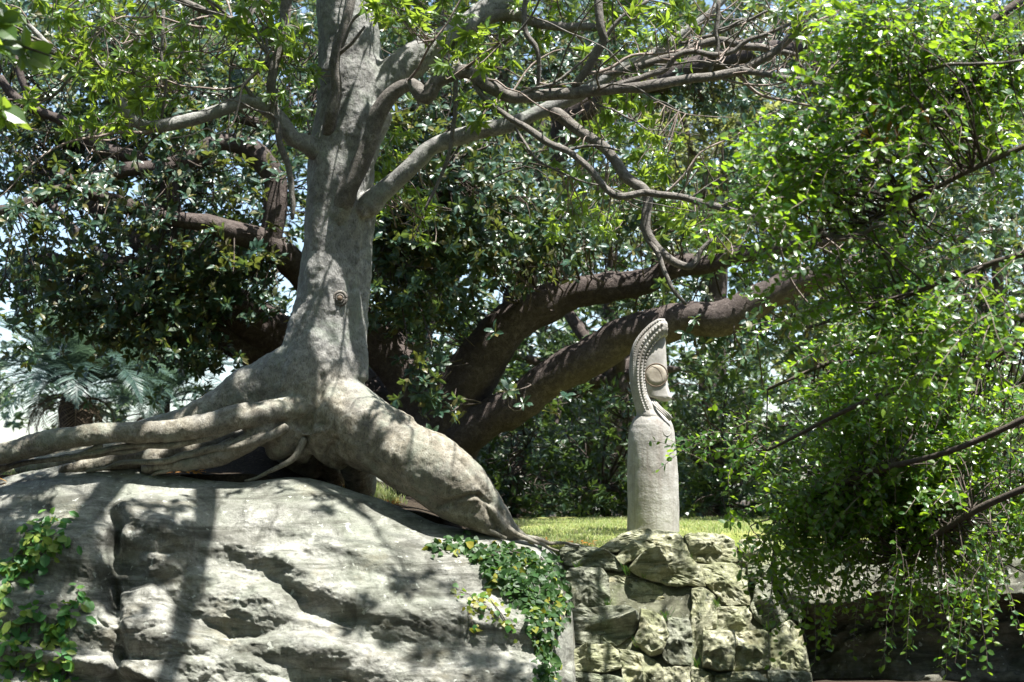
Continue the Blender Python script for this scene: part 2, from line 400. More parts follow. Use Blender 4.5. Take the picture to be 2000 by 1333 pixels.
def add_twigs(root, name, tips, skel, mat, rad=.004, maxd=.9, mind=.05, k=3, keepp=1., thick=2.2):
    kd = kdtree.KDTree(len(skel))
    for i, q in enumerate(skel): kd.insert(q[:3], i)
    kd.balance(); mb = MB()
    for t in tips:
        if rng.random() > keepp: continue
        c, i, d = kd.find(t)
        if d < mind: continue
        c = np.array(c)
        if d > maxd: c = t+(c-t)/d*maxd*rng.uniform(.5, 1)
        mid = (c+t)/2+rng.normal(0, .16, 3)*min(d, maxd)-np.array([0, 0, .08])*min(d, maxd)
        q3 = (mid+t)/2+rng.normal(0, .06, 3)*min(d, maxd)
        path = catmull(np.array([[*c, rad*thick], [*mid, rad*thick*.7], [*q3, rad*1.1], [*t, rad*.7]]), min(d, maxd)/6)
        v, f = tube_raw(path, k, cap=False); mb.addq(v, f)
    if mb.n: obj(name, mb.mesh(name, mat), root, 'stuff')

# ------------------------------------------------------------------ ground
def lawn(x, y):
    z = 1.14+.030*np.clip(y-13.3, 0, 3.4)+.0*x
    z = z+.28*sm(.1, -.9, x)+.30*sm(-1.5, -2.1, x)
    z = z+.40*np.exp(-(((x+1.95)/.8)**2+((y-14.1)/.5)**2))
    z = z-.02*np.clip(y-21, 0, 200)-3.0*sm(23, 60, y)
    return z+.02*fbm(x*1.3, y*1.3, 0, 3)
def terrain(x, y):
    edge = 13.12+1.75*sm(1.75, 2.0, x)-.35*sm(-.2, -.6, x)
    return sm(edge, edge+.22, y)*lawn(x, y)
def axis_pts(lo, hi, step, far0, far1):
    a = np.arange(lo, hi, step)
    g = [hi]; s = step
    while g[-1] < far1: s *= 1.35; g.append(g[-1]+s)
    h = [lo]; s = step
    while h[-1] > far0: s *= 1.35; h.append(h[-1]-s)
    return np.concatenate([h[:0:-1], a, g])
gx = axis_pts(-6, 6, .08, -700, 700); gy = axis_pts(11, 24, .08, -80, 900)
X, Y_ = np.meshgrid(gx, gy); Z = terrain(X, Y_); nx, ny = len(gx), len(gy)
idx = np.arange(nx*ny).reshape(ny, nx)
F = np.stack([idx[:-1, :-1], idx[:-1, 1:], idx[1:, 1:], idx[1:, :-1]], -1).reshape(-1, 4)
obj('ground', mesh_np('ground', np.stack([X, Y_, Z], -1).reshape(-1, 3), F, mat=M['soil']), None, 'structure')

# ------------------------------------------------------------------ big boulder
CR = np.array([(-200, 955), (-80, 945), (0, 936), (60, 922), (120, 912), (190, 907), (260, 913), (330, 926), (400, 938), (470, 943), (540, 936), (600, 936), (660, 950), (720, 972), (790, 1000), (850, 1022), (910, 1034), (970, 1040), (1030, 1056), (1070, 1072), (1100, 1092), (1118, 1130), (1124, 1200)], float)
def crest(px): return np.interp(px, CR[:, 0], CR[:, 1])
def bump(px, py, cx, cy, rx, ry, p=.5):
    r = ((px-cx)/rx)**2+((py-cy)/ry)**2
    return np.clip(1-r, 0, 1)**p
def boulder_disp(px, py):
    t = (py-crest(px))
    fade = sm(30, 150, t)
    wx = px+18*fbm(px*.012, py*.012, 3.3, 3); wy = py+14*fbm(px*.012+9, py*.012, 1.3, 3)
    d = .20*bump(wx, wy, 318, 1020, 108, 62, .85)+.10*bump(wx, wy, 330, 1075, 60, 60, .8)
    d = d+.20*bump(wx, wy, 272, 1192, 76, 52, .8)+.14*bump(wx, wy, 320, 1248, 120, 44, .8)+.10*bump(wx, wy, 480, 1190, 110, 50, .9)+.12*bump(wx, wy, 640, 1130, 160, 80, .9)+.10*bump(wx, wy, 560, 1280, 150, 44, .9)+.10*bump(wx, wy, 800, 1190, 130, 70, .9)
    d = d+.07*bump(wx, wy, 330, 1315, 100, 30, .5)
    d = d+.12*bump(wx, wy, 70, 1080, 170, 150, .8)
    d = d-.07*bump(wx, wy, 430, 1160, 75, 40, .8)-.06*bump(wx, wy, 245, 1120, 50, 45, .8)-.06*bump(wx, wy, 430, 1230, 90, 20, .8)
    cxl = 224+10*np.sin(py*.021)+8*noise(py*.03, 2.2)
    d = d-.34*np.exp(-((px-cxl)/(14+6*noise(py*.02, 7.7)))**2)*sm(985, 1040, py)*(.55+.45*noise(py*.018, 1.7))
    d = d-.05*np.exp(-((px-cxl-40)/40)**2)*sm(1040, 1090, py)*(1-sm(1130, 1180, py))
    v = wy-.26*wx
    s1 = fbm(wx*.0035, v*.016, 5.5, 3); saw = (v*.013+1.3*fbm(wx*.004, v*.006, 8.1, 3)) % 1.0
    saw = np.where(saw < .75, saw/.75, (1-saw)/.25)
    d = d+fade*(.12*s1+.045*np.sin(6.283*(v*.0105+.9*fbm(wx*.004, v*.005, 3.9, 2)))+.018*(saw-.5)*sm(-.4, .4, noise(wx*.004+3, wy*.005, 4.4)+.2))
    saw2 = (v*.04+1.1*fbm(wx*.008, v*.012, 2.1, 3)) % 1.0; saw2 = np.where(saw2 < .7, saw2/.7, (1-saw2)/.3)
    d = d+fade*.008*(saw2-.5)*sm(-.2, .5, noise(wx*.006+7, wy*.007, 9.4)+.1)
    d = d+.035*fbm(px*.009, py*.012, 2.7, 3)*(.4+.6*fade)
    rough = sm(.0, .5, noise(px*.006, py*.008, 12.2)+.25)
    d = d+fade*(.012*rough*(1-np.abs(fbm(wx*.03, v*.06, 4.1, 3))*2)+.016*fbm(px*.07, py*.09, 1.1, 3))
    pit_ = np.clip(noise(px*.11, py*.13, 3.9)-.35, 0, 1)*rough
    d = d+.004*fbm(px*.15, py*.15, 6.1, 3)-.014*pit_*fade+.004*fade*rough*(1-np.abs(fbm(px*.05, (py-.26*px)*.11, 8.4, 3))*2.5)
    # shadow ledge line that crosses the upper shelf
    return d
TT = np.array([0, .04, .10, .22, .5, .8, 1.0]); DY = np.array([0, -.16, -.36, -.60, -.95, -1.32, -1.6])
YC = 12.95
def boulder_pt(px, py):
    c = crest(px); t = np.clip((py-c)/(1420-c), 0, 1)
    Y = YC+np.interp(t, TT, DY)+.5*sm(1040, 1124, px)
    p = P(px, py, Y); d = boulder_disp(px, py)
    return p+d[..., None]*np.array([0, -.92, .32])*sm(-.001, .05, t)[..., None]
def heightrock(pxs, vv, fpt, crestf, ylow, back, name, mat):
    PX, V = np.meshgrid(pxs, vv); c = crestf(PX)
    PY = c+(ylow-c)*V; front = fpt(PX, PY)
    first = front[0]; rows = []
    for s, dz in back[::-1]:
        q = first.copy(); q[:, 1] += s; q[:, 2] += dz+.03*fbm(q[:, 0]*2, q[:, 1]*2, 1.2, 3); rows.append(q)
    low = front[-1].copy(); low[:, 2] = -.15
    G = np.concatenate([np.array(rows), front, low[None]]); ny, nx = G.shape[:2]
    idx = np.arange(nx*ny).reshape(ny, nx)
    F = np.stack([idx[:-1, :-1], idx[1:, :-1], idx[1:, 1:], idx[:-1, 1:]], -1).reshape(-1, 4)
    v = G.reshape(-1, 3)
    # close: sides and back wall
    base = len(v); bk = G[0].copy(); bk[:, 2] = -.15; v = np.concatenate([v, bk])
    bi = base+np.arange(nx); F2 = np.stack([bi[:-1], idx[0, :-1], idx[0, 1:], bi[1:]], -1)
    loops = np.concatenate([F.ravel(), F2.ravel()]).tolist(); counts = [4]*(len(F)+len(F2))
    for s in (0, nx-1):
        ring = [*idx[:, s], base+s]; ring = ring if s == 0 else ring[::-1]
        loops += [int(i) for i in ring[::-1]]; counts.append(len(ring))
    return mesh_np(name, v, loops=loops, counts=counts, mat=mat)
vv = np.concatenate([np.linspace(0, .12, 40)[:-1], np.linspace(.12, 1, 270)])
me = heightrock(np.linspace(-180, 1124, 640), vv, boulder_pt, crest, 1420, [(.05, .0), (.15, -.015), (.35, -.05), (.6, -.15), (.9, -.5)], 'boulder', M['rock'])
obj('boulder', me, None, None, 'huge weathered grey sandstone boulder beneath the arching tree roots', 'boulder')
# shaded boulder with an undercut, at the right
CR2 = np.array([(1500, 1110), (1560, 1092), (1620, 1078), (1700, 1066), (1790, 1060), (1900, 1052), (2000, 1046), (2200, 1040)], float)
def crest2(px): return np.interp(px, CR2[:, 0], CR2[:, 1])+16*fbm(px*.012, 6.6, 0, 3)
def boulder2_pt(px, py):
    c = crest2(px); t = (py-c)
    low = 1172-.05*(px-1640)+34*fbm(px*.010, 3.1, 0, 3)
    Y = 14.0-.55*sm(0, 60, t)-.35*sm(60, 120, t)
    cut = sm(low-6, low+30, py)*(1-.45*sm(1275, 1400, py+.03*(px-1700)+10*noise(px*.015, 8.8)))
    Y = Y+.6*cut
    d = .30*fbm(px*.009, py*.012, 7.7, 4)+.10*fbm(px*.02, (py+.4*px)*.04, 1.7, 3)+.04*np.abs(fbm(px*.05, py*.06, 2.2, 3))
    return P(px, py, Y)+d[..., None]*np.array([0, -.8, .5])*sm(0, 40, t)[..., None]
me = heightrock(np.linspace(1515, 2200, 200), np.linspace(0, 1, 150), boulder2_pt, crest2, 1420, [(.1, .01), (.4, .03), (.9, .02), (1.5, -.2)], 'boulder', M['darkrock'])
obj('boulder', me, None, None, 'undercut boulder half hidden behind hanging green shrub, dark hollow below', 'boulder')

# ------------------------------------------------------------------ stone retaining wall
def wallY(px, py): return 12.55+.0026*(1333-np.asarray(py))+.0011*np.clip(np.asarray(px)-1350, 0, 400)
wall = thing('retaining_wall', P(1330, 1340, 12.6), 'mossy dry stone retaining wall below the lawn, next to ivy', 'stone wall')
STONES = [
 ('g', .10, [(1095,1075),(1105,1066),(1120,1063),(1145,1070),(1175,1076),(1200,1088),(1214,1106),(1210,1117),(1180,1111),(1150,1107),(1130,1106),(1104,1102)]),
 ('y', .07, [(1166,1075),(1190,1059),(1215,1046),(1240,1037),(1275,1038),(1320,1040),(1340,1060),(1350,1090),(1330,1081),(1295,1066),(1240,1060),(1205,1080)]),
 ('y', .10, [(1204,1090),(1237,1062),(1262,1064),(1290,1068),(1288,1077),(1255,1084),(1236,1098),(1215,1106)]),
 ('y', .20, [(1230,1112),(1250,1090),(1286,1080),(1335,1082),(1362,1108),(1374,1146),(1318,1144),(1285,1137),(1250,1128)]),
 ('y', .10, [(1338,1048),(1365,1042),(1410,1048),(1432,1058),(1440,1098),(1398,1099),(1355,1095)]),
 ('y', .08, [(1446,1058),(1480,1054),(1514,1058),(1508,1106),(1448,1104)]),
 ('g', .06, [(1106,1118),(1135,1112),(1174,1114),(1184,1130),(1190,1165),(1189,1182),(1150,1186),(1116,1184),(1113,1150)]),
 ('y', .05, [(1182,1116),(1215,1122),(1265,1135),(1310,1150),(1346,1166),(1349,1206),(1320,1209),(1285,1201),(1240,1187),(1196,1183),(1194,1160)]),
 ('g', .12, [(1102,1195),(1140,1190),(1190,1186),(1230,1188),(1247,1201),(1245,1225),(1230,1243),(1208,1260),(1150,1259),(1103,1252),(1098,1220)]),
 ('y', .09, [(1252,1194),(1288,1206),(1300,1225),(1302,1245),(1290,1275),(1270,1284),(1254,1270),(1238,1258),(1248,1232)]),
 ('g', .05, [(1094,1257),(1140,1262),(1132,1270),(1110,1274),(1092,1276)]),
 ('y', .11, [(1090,1281),(1125,1274),(1145,1265),(1190,1264),(1203,1274),(1212,1308),(1180,1316),(1120,1314),(1088,1312)]),
 ('y', .10, [(1208,1268),(1250,1275),(1275,1289),(1292,1308),(1296,1333),(1290,1362),(1224,1362),(1216,1310)]),
 ('g', .07, [(1086,1318),(1130,1317),(1180,1320),(1214,1326),(1220,1362),(1086,1362)]),
 ('g', .09, [(1302,1213),(1344,1212),(1349,1250),(1346,1299),(1304,1298),(1294,1280),(1306,1245)]),
 ('y', .08, [(1298,1303),(1345,1303),(1348,1362),(1296,1362)]),
 ('y', .12, [(1352,1152),(1374,1150),(1395,1165),(1399,1225),(1372,1234),(1368,1300),(1353,1300),(1353,1210)]),
 ('y', .10, [(1364,1103),(1400,1103),(1440,1105),(1458,1130),(1463,1181),(1420,1182),(1398,1158),(1378,1138)]),
 ('y', .10, [(1402,1187),(1455,1186),(1466,1200),(1460,1232),(1432,1236),(1403,1234)]),
 ('y', .11, [(1373,1240),(1428,1240),(1431,1262),(1428,1310),(1400,1314),(1372,1304)]),
 ('y', .10, [(1435,1242),(1480,1234),(1504,1240),(1502,1300),(1470,1309),(1434,1311)]),
 ('g', .13, [(1468,1188),(1476,1150),(1500,1130),(1515,1150),(1542,1192),(1526,1226),(1500,1228),(1472,1206)]),
 ('y', .10, [(1508,1234),(1545,1214),(1562,1235),(1574,1280),(1581,1310),(1540,1307),(1507,1301)]),
 ('y', .10, [(1398,1319),(1440,1316),(1480,1314),(1496,1330),(1496,1362),(1396,1362)]),
 ('g', .10, [(1502,1308),(1545,1312),(1582,1316),(1590,1362),(1502,1362)]),
 ('y', .09, [(1352,1305),(1370,1308),(1392,1318),(1392,1362),(1352,1362)]),
 ('g', .08, [(1506,1110),(1538,1112),(1560,1180),(1562,1226),(1546,1200),(1520,1150)]),
 ('g', .08, [(1462,1108),(1502,1110),(1496,1126),(1474,1144),(1462,1128)]),
]
def stone_mesh(poly, bulge, mat, seed):
    poly = np.array(poly, float); c = poly.mean(0); n = 64
    poly = c+(poly-c)*(1+3.6/np.linalg.norm(poly-c, axis=1, keepdims=True))
    e = np.concatenate([poly, poly[:1]]); L = np.concatenate([[0], np.cumsum(np.linalg.norm(np.diff(e, axis=0), axis=1))])
    s = np.linspace(0, L[-1], n, endpoint=False); b = np.stack([np.interp(s, L, e[:, 0]), np.interp(s, L, e[:, 1])], -1)
    b = (np.roll(b, 1, 0)+8*b+np.roll(b, -1, 0))/10
    b = b+np.stack([3.4*fbm(b[:, 0]*.06, b[:, 1]*.06, seed, 4), 3.4*fbm(b[:, 0]*.07, b[:, 1]*.07, seed+40, 3)], -1)
    ext = np.abs(b-c).max(0); off = rng.normal(0, .05) if c[1] > 1070 else 0.; pl = []
    for _ in range(6):                    # broken planes: the face is the lower envelope of tilted facets
        a_ = rng.uniform(0, 6.283); g_ = rng.uniform(.3, 1.1)*bulge*2.3; pl.append((math.cos(a_)*g_/ext[0], math.sin(a_)*g_/ext[1], bulge*rng.uniform(.75, 1.3)))
    rows = []
    for k, (r, back) in enumerate([(1, .45), (1., .05), (.996, .010), (.98, .0), (.94, 0), (.86, 0), (.76, 0), (.66, 0), (.55, 0), (.43, 0), (.3, 0), (.15, 0)]):
        q = c+(b-c)*r; Yv = wallY(c[0], c[1])*.4+wallY(q[:, 0], q[:, 1])*.6+back
        w = P(q[:, 0], q[:, 1], Yv); dq = q-c
        env = np.min([h0-px_*dq[:, 0]-py_*dq[:, 1] for px_, py_, h0 in pl], 0)
        d = np.maximum(env, .12*bulge)*min(1, (1-r)*9)+off*(1 if k > 1 else .5)
        a = w*1.
        d = d+(.045*fbm(a[:, 0]*3.2+seed*3.3, a[:, 1]*3, a[:, 2]*3.2, 3)+.05*np.abs(fbm(a[:, 0]*9+seed, a[:, 1]*9, a[:, 2]*11, 4))+.02*fbm(a[:, 0]*34+seed, a[:, 1]*30, a[:, 2]*34, 2))*(1 if k > 2 else .35)
        w[:, 1] -= d*.85; w[:, 2] += d*.3
        rows.append(w)
    v = np.concatenate(rows+[rows[-1].mean(0)[None]]); K = len(rows)
    i = np.arange(K-1)[:, None]*n; j = np.arange(n)[None]; j2 = (j+1) % n
    f = np.stack([i+j, i+j2, i+n+j2, i+n+j], -1).reshape(-1, 4)
    mb = MB(); mb.addq(v, f)
    for q in range(n): mb.l.extend([(K-1)*n+q, (K-1)*n+(q+1) % n, K*n]); mb.c.append(3)
    mb.l.extend(list(range(n))[::-1]); mb.c.append(n)
    me = mb.mesh('stone', mat, False); bm = bmesh.new(); bm.from_mesh(me); bmesh.ops.recalc_face_normals(bm, faces=bm.faces)
    bm.to_mesh(me); bm.free(); return me
for i, (k, bl, poly) in enumerate(STONES):
    obj('stone', stone_mesh(poly, bl, M['stone'] if k == 'y' else M['stone2'], i+1.), wall)
# mortar and rubble core set back behind the stone faces
ax = np.linspace(1092, 1556, 40); ay = np.linspace(0, 1, 26)
A, B = np.meshgrid(ax, ay); top = np.interp(A, [1092, 1170, 1240, 1330, 1420, 1556], [1085, 1082, 1052, 1052, 1062, 1100]); B = top+(1380-top)*B
core = P(A, B, wallY(A, B)+.06); core[..., 1] += .03*fbm(A*.04, B*.04, 3, 3)
G = np.concatenate([core, core[-1:]+np.array([0, .5, -.2]), core[:1]+np.array([0, .5, 0]), core[:1]]); idx = np.arange(G.shape[0]*40).reshape(-1, 40)
obj('mortar', mesh_np('mortar', G.reshape(-1, 3), np.stack([idx[:-1, :-1], idx[1:, :-1], idx[1:, 1:], idx[:-1, 1:]], -1).reshape(-1, 4), mat=M['mortar']), wall)

# ------------------------------------------------------------------ main tree: trunk and roots fused into one skin
main_base = P(640, 930, 13.3)
tree = thing('spreading_tree', main_base, 'pale grey tree straddling the boulder on thick arching roots', 'tree')
SK = {}
SK['trunk'] = [[(676,-160,116,13.3),(677,0,117,13.3),(683,100,118,13.3),(684,200,126,13.3),(668,300,124,13.3),(660,400,126,13.3),(652,500,124,13.3),(645,600,138,13.3),(633,680,158,13.3),(624,740,180,13.3),(618,800,186,13.3),(612,850,150,13.3)],
  [(740,215,60,13.2),(700,330,60,13.22),(672,440,60,13.2),(655,560,50,13.2),(650,680,60,13.15)], [(712,395,46,13.3),(706,500,44,13.28),(700,620,40,13.25),(690,740,60,13.2)]]
SK['root_right'] = [[(640,800,150,13.2),(700,838,140,13.05),(780,882,132,12.95),(845,918,136,12.88),(900,952,118,12.86),(946,998,86,12.9),(984,1034,56,12.94),(1030,1062,22,13.0)],
  [(700,860,80,12.95),(800,930,70,12.85),(880,985,66,12.82),(930,1008,60,12.83),(968,1030,40,12.88)], [(880,945,60,12.88),(940,985,44,12.84),(975,1020,34,12.86),(1000,1045,20,12.92)], [(640,770,110,13.15),(720,815,90,13.05),(790,850,80,12.95)]]
SK['root_long'] = [[(606,797,48,12.98),(540,803,50,12.9),(470,815,52,12.82),(400,832,50,12.76),(330,842,46,12.72),(260,845,44,12.7),(200,848,44,12.68),(120,858,44,12.66),(50,875,44,12.64),(0,888,42,12.64),(-120,915,40,12.66)]]
SK['root_back'] = [[(590,730,130,13.3),(500,765,104,13.35),(430,800,84,13.4),(360,826,62,13.45),(290,842,46,13.5),(200,862,42,13.5),(100,884,40,13.5),(-60,905,40,13.5)],
  [(560,770,90,13.25),(470,812,76,13.35),(380,848,60,13.4),(280,874,50,13.4),(150,898,40,13.35),(40,915,36,13.3)]]
SK['root_fan'] = [[(540,815,50,12.95),(505,850,42,12.88),(450,882,40,12.85),(390,900,34,12.84),(330,909,26,12.84),(280,916,18,12.86)],
  [(540,838,50,13.05),(450,866,44,13.02),(350,886,40,12.98),(260,897,38,12.94),(190,907,32,12.9),(120,920,24,12.9)]]
SK['root_under'] = [[(560,825,80,13.05),(552,862,60,13.02),(535,886,40,13.1)], [(625,835,90,13.0),(640,880,56,13.05),(668,905,40,13.15)], [(592,845,70,13.05),(590,878,46,13.06),(592,898,26,13.15)],
  [(690,880,70,13.3),(705,940,60,13.6),(705,990,50,13.8)], [(600,850,120,13.6),(570,930,110,13.95),(540,980,90,14.1)], [(640,850,120,13.7),(655,930,90,14),(660,990,80,14.2)]]
SK['limb_upper'] = [[(700,200,80,13.3),(745,165,72,13.3),(800,122,66,13.3),(850,88,58,13.35),(900,60,48,13.4)]]
COLLAR = [[(650,455,30,13.15),(668,405,40,13.04),(684,365,26,12.99)], [(712,410,50,13.15),(738,384,42,13.08),(775,352,30,13.02),(800,330,20,13.0)], [(622,300,40,13.2),(600,282,36,13.1),(574,271,24,13.03)]]
mb = MB(); tubes = []
for part, chains in SK.items():
    for ch in chains:
        p = ppath(ch, step=.04); tubes.append((part, p)); v, f = tube_raw(p, 20, .10, len(tubes)*3.7)
        tri = f[:, 2] == f[:, 3]; mb.addq(v, f[~tri]); b0 = mb.n-len(v)
        for q in f[tri]: mb.l.extend([int(i)+b0 for i in q[:3]]); mb.c.append(3)
for ch in COLLAR:
    p = ppath(ch, step=.03); tubes.append(('trunk', p)); add_tube(mb, p, 14)
tmp = bpy.data.objects.new('fused', mb.mesh('fused', None)); col.objects.link(tmp)
md = tmp.modifiers.new('r', 'REMESH'); md.mode = 'VOXEL'; md.voxel_size = .015; md.use_smooth_shade = True
m2 = tmp.modifiers.new('s', 'SMOOTH'); m2.factor = .5; m2.iterations = 5
dg = bpy.context.evaluated_depsgraph_get(); ev = tmp.evaluated_get(dg).to_mesh()
nv = len(ev.vertices); V = np.empty(nv*3, np.float32); ev.vertices.foreach_get('co', V); V = V.reshape(-1, 3).astype(float)
NN = np.empty(nv*3, np.float32); ev.vertices.foreach_get('normal', NN); NN = NN.reshape(-1, 3).astype(float)
npoly = len(ev.polygons); LP = np.empty(npoly*4, np.int32); ev.loops.foreach_get('vertex_index', LP) if len(ev.loops) == npoly*4 else None
QF = LP.reshape(-1, 4)
bpy.data.objects.remove(tmp)
hi = sm(2.1, 2.7, V[:, 2])
wr = 1-np.abs(fbm(V[:, 0]*9, V[:, 1]*9, V[:, 2]*9+3, 3))*2.2
d = .013*fbm(V[:, 0]*5, V[:, 1]*5, V[:, 2]*3, 3)-.008*np.clip(wr, 0, 1)**3*(1-hi)+.006*fbm(V[:, 0]*22, V[:, 1]*22, V[:, 2]*22, 3)*(.35+.65*hi)+.004*noise(V[:, 0]*55, V[:, 1]*55, V[:, 2]*40)*hi
th = np.arctan2(V[:, 1]-13.3, V[:, 0]-(-1.45)); d = d+.010*np.sin(th*5+3*noise(V[:, 2]*.7, 3))*hi
vx, vy, vd = project(V); frontside = sm(.1, -.4, NN[:, 1])
for gl, dep, wd in (([(858,990),(895,976),(935,968),(958,984)], .035, 5), ([(938,966),(950,992),(972,1034)], .030, 5), ([(630,735),(622,775),(606,812),(598,850),(588,880)], .040, 7), ([(655,860),(640,890),(645,905)], .03, 6), ([(840,835),(868,862),(884,905),(880,940)], .012, 6), ([(730,905),(800,955),(850,985)], .014, 7), ([(905,905),(940,950),(985,1010)], .018, 6), ([(560,760),(500,790),(430,815)], .016, 8), ([(650,560),(645,650),(660,740)], .016, 12), ([(690,470),(686,600),(700,720)], .014, 10)):
    gp = catmull(np.c_[np.array(gl, float), np.zeros(len(gl))], 3.)[:, :2]; near = (vx > gp[:, 0].min()-30) & (vx < gp[:, 0].max()+30) & (vy > gp[:, 1].min()-30) & (vy < gp[:, 1].max()+30)
    ii = np.where(near)[0]; dm = np.sqrt(((vx[ii, None]-gp[None, :, 0])**2+(vy[ii, None]-gp[None, :, 1])**2)).min(1); d[ii] -= dep*np.exp(-(dm/wd)**2)*frontside[ii]
V = V+NN*d[:, None]
fc = V[QF].mean(1)
best = np.full(len(fc), 1e9); own = np.zeros(len(fc), int)
for i, (pt, p) in enumerate(tubes):
    q = p[::2]
    for s in range(0, len(fc), 40000):
        dd = np.linalg.norm(fc[s:s+40000, None]-q[None, :, :3], axis=-1)-q[None, :, 3]
        m_ = dd.min(1); u = m_ < best[s:s+40000]; best[s:s+40000][u] = m_[u]; own[s:s+40000][u] = i
names = {'trunk': 'trunk', 'root_right': 'root', 'root_long': 'root', 'root_back': 'root', 'root_fan': 'root', 'root_under': 'root', 'limb_upper': 'limb'}
labels = {'root_right': 'fat elephantine root bending down onto the boulder', 'root_long': 'long level root reaching out over the boulder'}
full = mesh_np('full', V, QF); VNn = np.empty(nv*3, np.float32); full.vertices.foreach_get('normal', VNn); VNn = VNn.reshape(-1, 3)
pidx = np.array([list(SK).index(t[0]) for t in tubes])[own]
for pi, part in enumerate(SK):
    f = QF[pidx == pi]
    if not len(f): continue
    u, inv = np.unique(f, return_inverse=True); me = mesh_np(part, V[u], inv.reshape(-1, 4), mat=M['bark'])
    me.normals_split_custom_set_from_vertices(VNn[u].tolist())
    obj(names[part], me, tree, None, labels.get(part))
bpy.data.meshes.remove(full)
rr_ = np.random.default_rng(21)
for ch in ([(560,835,20,12.86),(480,868,17,12.80),(400,880,15,12.78),(310,902,12,12.78),(230,906,9,12.8),(170,922,6,12.82)], [(520,812,18,12.84),(430,846,16,12.76),(350,868,14,12.74),(250,872,12,12.72),(130,893,10,12.7),(20,912,8,12.7)], [(450,860,14,12.86),(380,896,12,12.83),(330,918,9,12.82),(300,930,5,12.8)],
  [(330,850,16,12.74),(260,880,13,12.76),(180,890,11,12.76),(90,896,9,12.74),(-20,918,8,12.72)], [(200,868,12,12.7),(150,890,10,12.72),(60,905,8,12.72),(0,922,6,12.74)], [(880,985,20,12.80),(920,1012,15,12.78),(950,1030,10,12.78),(990,1050,6,12.8)], [(960,1000,18,12.86),(1000,1034,13,12.84),(1040,1060,9,12.86),(1090,1075,4,13.0)], [(990,1036,16,12.92),(1040,1052,11,13.0),(1085,1062,7,13.1),(1130,1066,4,13.2)], [(600,860,16,12.95),(570,900,12,12.93),(520,925,8,12.95),(480,940,5,12.95)]):
    p = ppath(ch, step=.03); q_ = np.arange(len(p)); p[:, 0] += .02*noise(q_*.22, ch[0][0]*1.3); p[:, 2] += .014*noise(q_*.25, ch[0][1]*1.7); m_b = MB(); add_tube(m_b, p, 9, .16, ch[0][0]); obj('root', m_b.mesh('root', M['bark']), tree)
# pruning scar: a ring with a hollow
kc = P(664, 583, 13.3-.275); mb = MB()
for rr, w, yo in ((.052, .016, 0), (.030, .010, -.012)):
    th = np.linspace(0, 2*np.pi, 18); pth = np.stack([kc[0]+rr*np.cos(th), np.full(18, kc[1]+yo+.01), kc[2]+rr*np.sin(th)*1.05, np.full(18, w)], -1)
    add_tube(mb, pth, 8, .3)
obj('knot', mb.mesh('knot', M['limb']), tree)
mb = MB(); add_tube(mb, np.array([[kc[0], kc[1]+.08, kc[2], .06], [kc[0], kc[1]-.0, kc[2], .035]]), 12, .2); obj('knot', mb.mesh('knot', M['groove']), tree)

